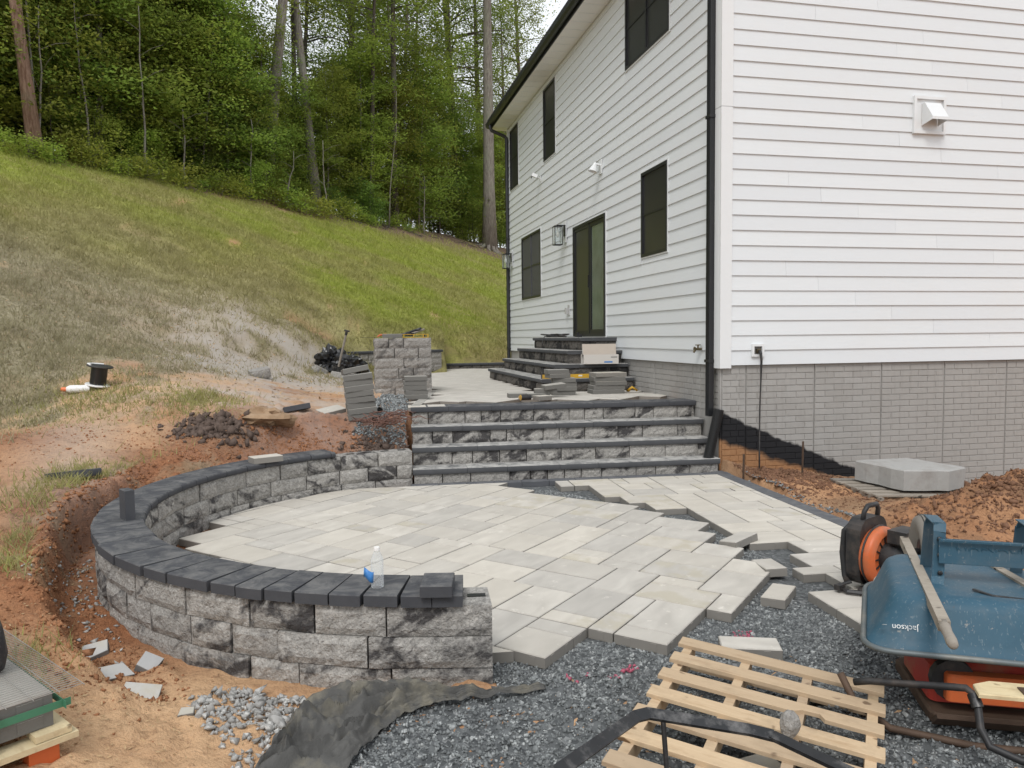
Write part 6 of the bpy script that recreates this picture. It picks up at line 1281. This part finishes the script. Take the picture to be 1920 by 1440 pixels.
o0 = Vector((-1.75, -5.60, -1.325)); Ri = Matrix.Rotation(R(25), 3, 'Z'); L_ = lambda p: Ri@(Vector(p)-o0)
b = MB(); b.tube([L_(p) for p in ((-2.30, -5.50, -1.12), (-2.26, -5.545, -1.10), (-2.06, -5.77, -1.045), (-2.03, -5.81, -1.035), (-2.018, -5.85, -1.05), (-2.045, -5.90, -1.15), (-2.045, -5.945, -1.20), (-1.99, -6.03, -1.215), (-1.85, -6.13, -1.21))], .0145, 10); b.build('guard_tube', MAT['plastic'], PC, True)
b = MB(); b.tube([L_(p) for p in ((-2.025, -5.84, -1.045), (-2.03, -5.87, -1.085))], .022, 10); b.build('tube_clamp', MAT['steel'], PC, 40)
b = MB(); b.tube([L_(p) for p in ((-2.33, -5.45, -1.1), (-2.30, -5.5, -1.2), (-2.2, -5.6, -1.285), (-1.95, -5.78, -1.30), (-1.6, -5.95, -1.30))], .016, 8); b.build('lower_tube', MAT['rust'], PC, True)
b = MB(); p = L_((-1.84, -5.92, -1.035)); b.prism([(p.x-.20, p.y-.06), (p.x+.3, p.y-.07), (p.x+.3, p.y+.06), (p.x-.12, p.y+.07), (p.x-.19, p.y+.03)], p.z, p.z+.016, .003); bo = b.build('pad_board', MAT['wood_pale'], PC); b = MB(); b.box((p.x+.0, p.y-.01, p.z+.019), (.075, .06, .005)); b.lathe([(0, 0), (.012, 0), (.012, .008), (0, .01)], 8, Matrix.Translation((p.x, p.y-.01, p.z+.0215))); b.build('bolt_plate', MAT['rust'], bo)
# ---------------------------------------------------------------- backpack leaf blower
BL = thing('leaf_blower', 'orange and black backpack leaf blower standing on the pale pavers', 'leaf blower', (-1.13, -4.10, -1.259), R(22))
b = MB()   # back plate frame: x across, y depth (towards the back), z up
b.prism(rrect(-.17, .17, -.14, .0, .04), .0, .03, .008); b.build('base_frame', MAT['plastic'], BL)
b = MB(); pr = rrect(-.155, .155, .03, .46, .1)
b.add([(x, -.02, z) for x, z in pr]+[(x, .075, z) for x, z in pr], [tuple(range(len(pr)))]+[tuple(range(2*len(pr)-1, len(pr)-1, -1))]+[(i, i+len(pr), (i+1) % len(pr)+len(pr), (i+1) % len(pr)) for i in range(len(pr))]); b.build('back_plate', MAT['plastic'], BL)
for k in range(11): b = MB(); b.box((0, .078, .11+k*.022), (.25-.012*abs(k-5), .012, .009)); b.build('vent_rib', MAT['plastic'], BL)
b = MB(); b.tube([(-.085, .01, .42), (-.08, .0, .50), (-.05, -.005, .535), (.05, -.005, .535), (.08, .0, .50), (.085, .01, .42)], .016, 8); b.build('carry_handle', MAT['plastic'], BL, True)
b = MB(); b.lathe([(.0, .0), (.17, .0), (.185, .02), (.187, .06), (.176, .078), (.14, .092), (.135, .084), (.0, .084)], 28, Matrix.Translation((0, -.02, .22))@Matrix.Rotation(PI/2, 4, 'X')); b.build('fan_housing', MAT['orange'], BL, 40)
for k in range(14): a = R(k*360/14); b = MB(); b.bar((.06*math.cos(a), -.108, .22+.06*math.sin(a)), (.133*math.cos(a), -.108, .22+.133*math.sin(a)), .006, .008, (0, 1, 0)); b.build('grille_rib', MAT['plastic'], BL)
b = MB(); b.tube([(.188*math.cos(R(a)), -.05, .22+.188*math.sin(R(a))) for a in range(0, 361, 15)], .007, 6, cap=False); b.build('housing_seam', MAT['plastic'], BL, True)
b = MB(); b.lathe([(.0, .08), (.09, .08), (.09, .17), (.06, .2), (0, .2)], 18, Matrix.Translation((0, -.02, .22))@Matrix.Rotation(PI/2, 4, 'X')); b.box((.06, -.2, .26), (.16, .14, .16)); b.box((.03, -.2, .37), (.18, .12, .08)); b.build('engine', MAT['plastic'], BL, 40)
b = MB(); b.prism(rrect(-.13, .1, -.25, -.08, .03), .035, .12, .015); b.build('fuel_tank', simple('translucent_tank', (.5, .47, .4), .4), BL)
b = MB(); b.tube([(.17, -.05, .1), (.24, -.08, .07), (.3, -.12, .06), (.34, -.2, .05)], .045, 10); b.build('elbow_tube', MAT['plastic'], BL, True)
for s in (-1, 1):
    b = MB(); b.tube([(s*.09, .08, .40), (s*.11, .11, .36), (s*.12, .115, .22), (s*.13, .09, .08), (s*.14, .06, .03)], .022, 8, flat=(.35, 1.)); b.build('shoulder_strap', MAT['plastic'], BL, True)
b = MB(); b.tube([(-.14, .05, .05), (-.22, .09, .025), (-.25, .0, .02), (-.2, -.08, .02)], .016, 6, flat=(1., .6)); b.box((-.24, .06, .03), (.06, .04, .035)); b.build('strap_buckle', MAT['plastic'], BL)
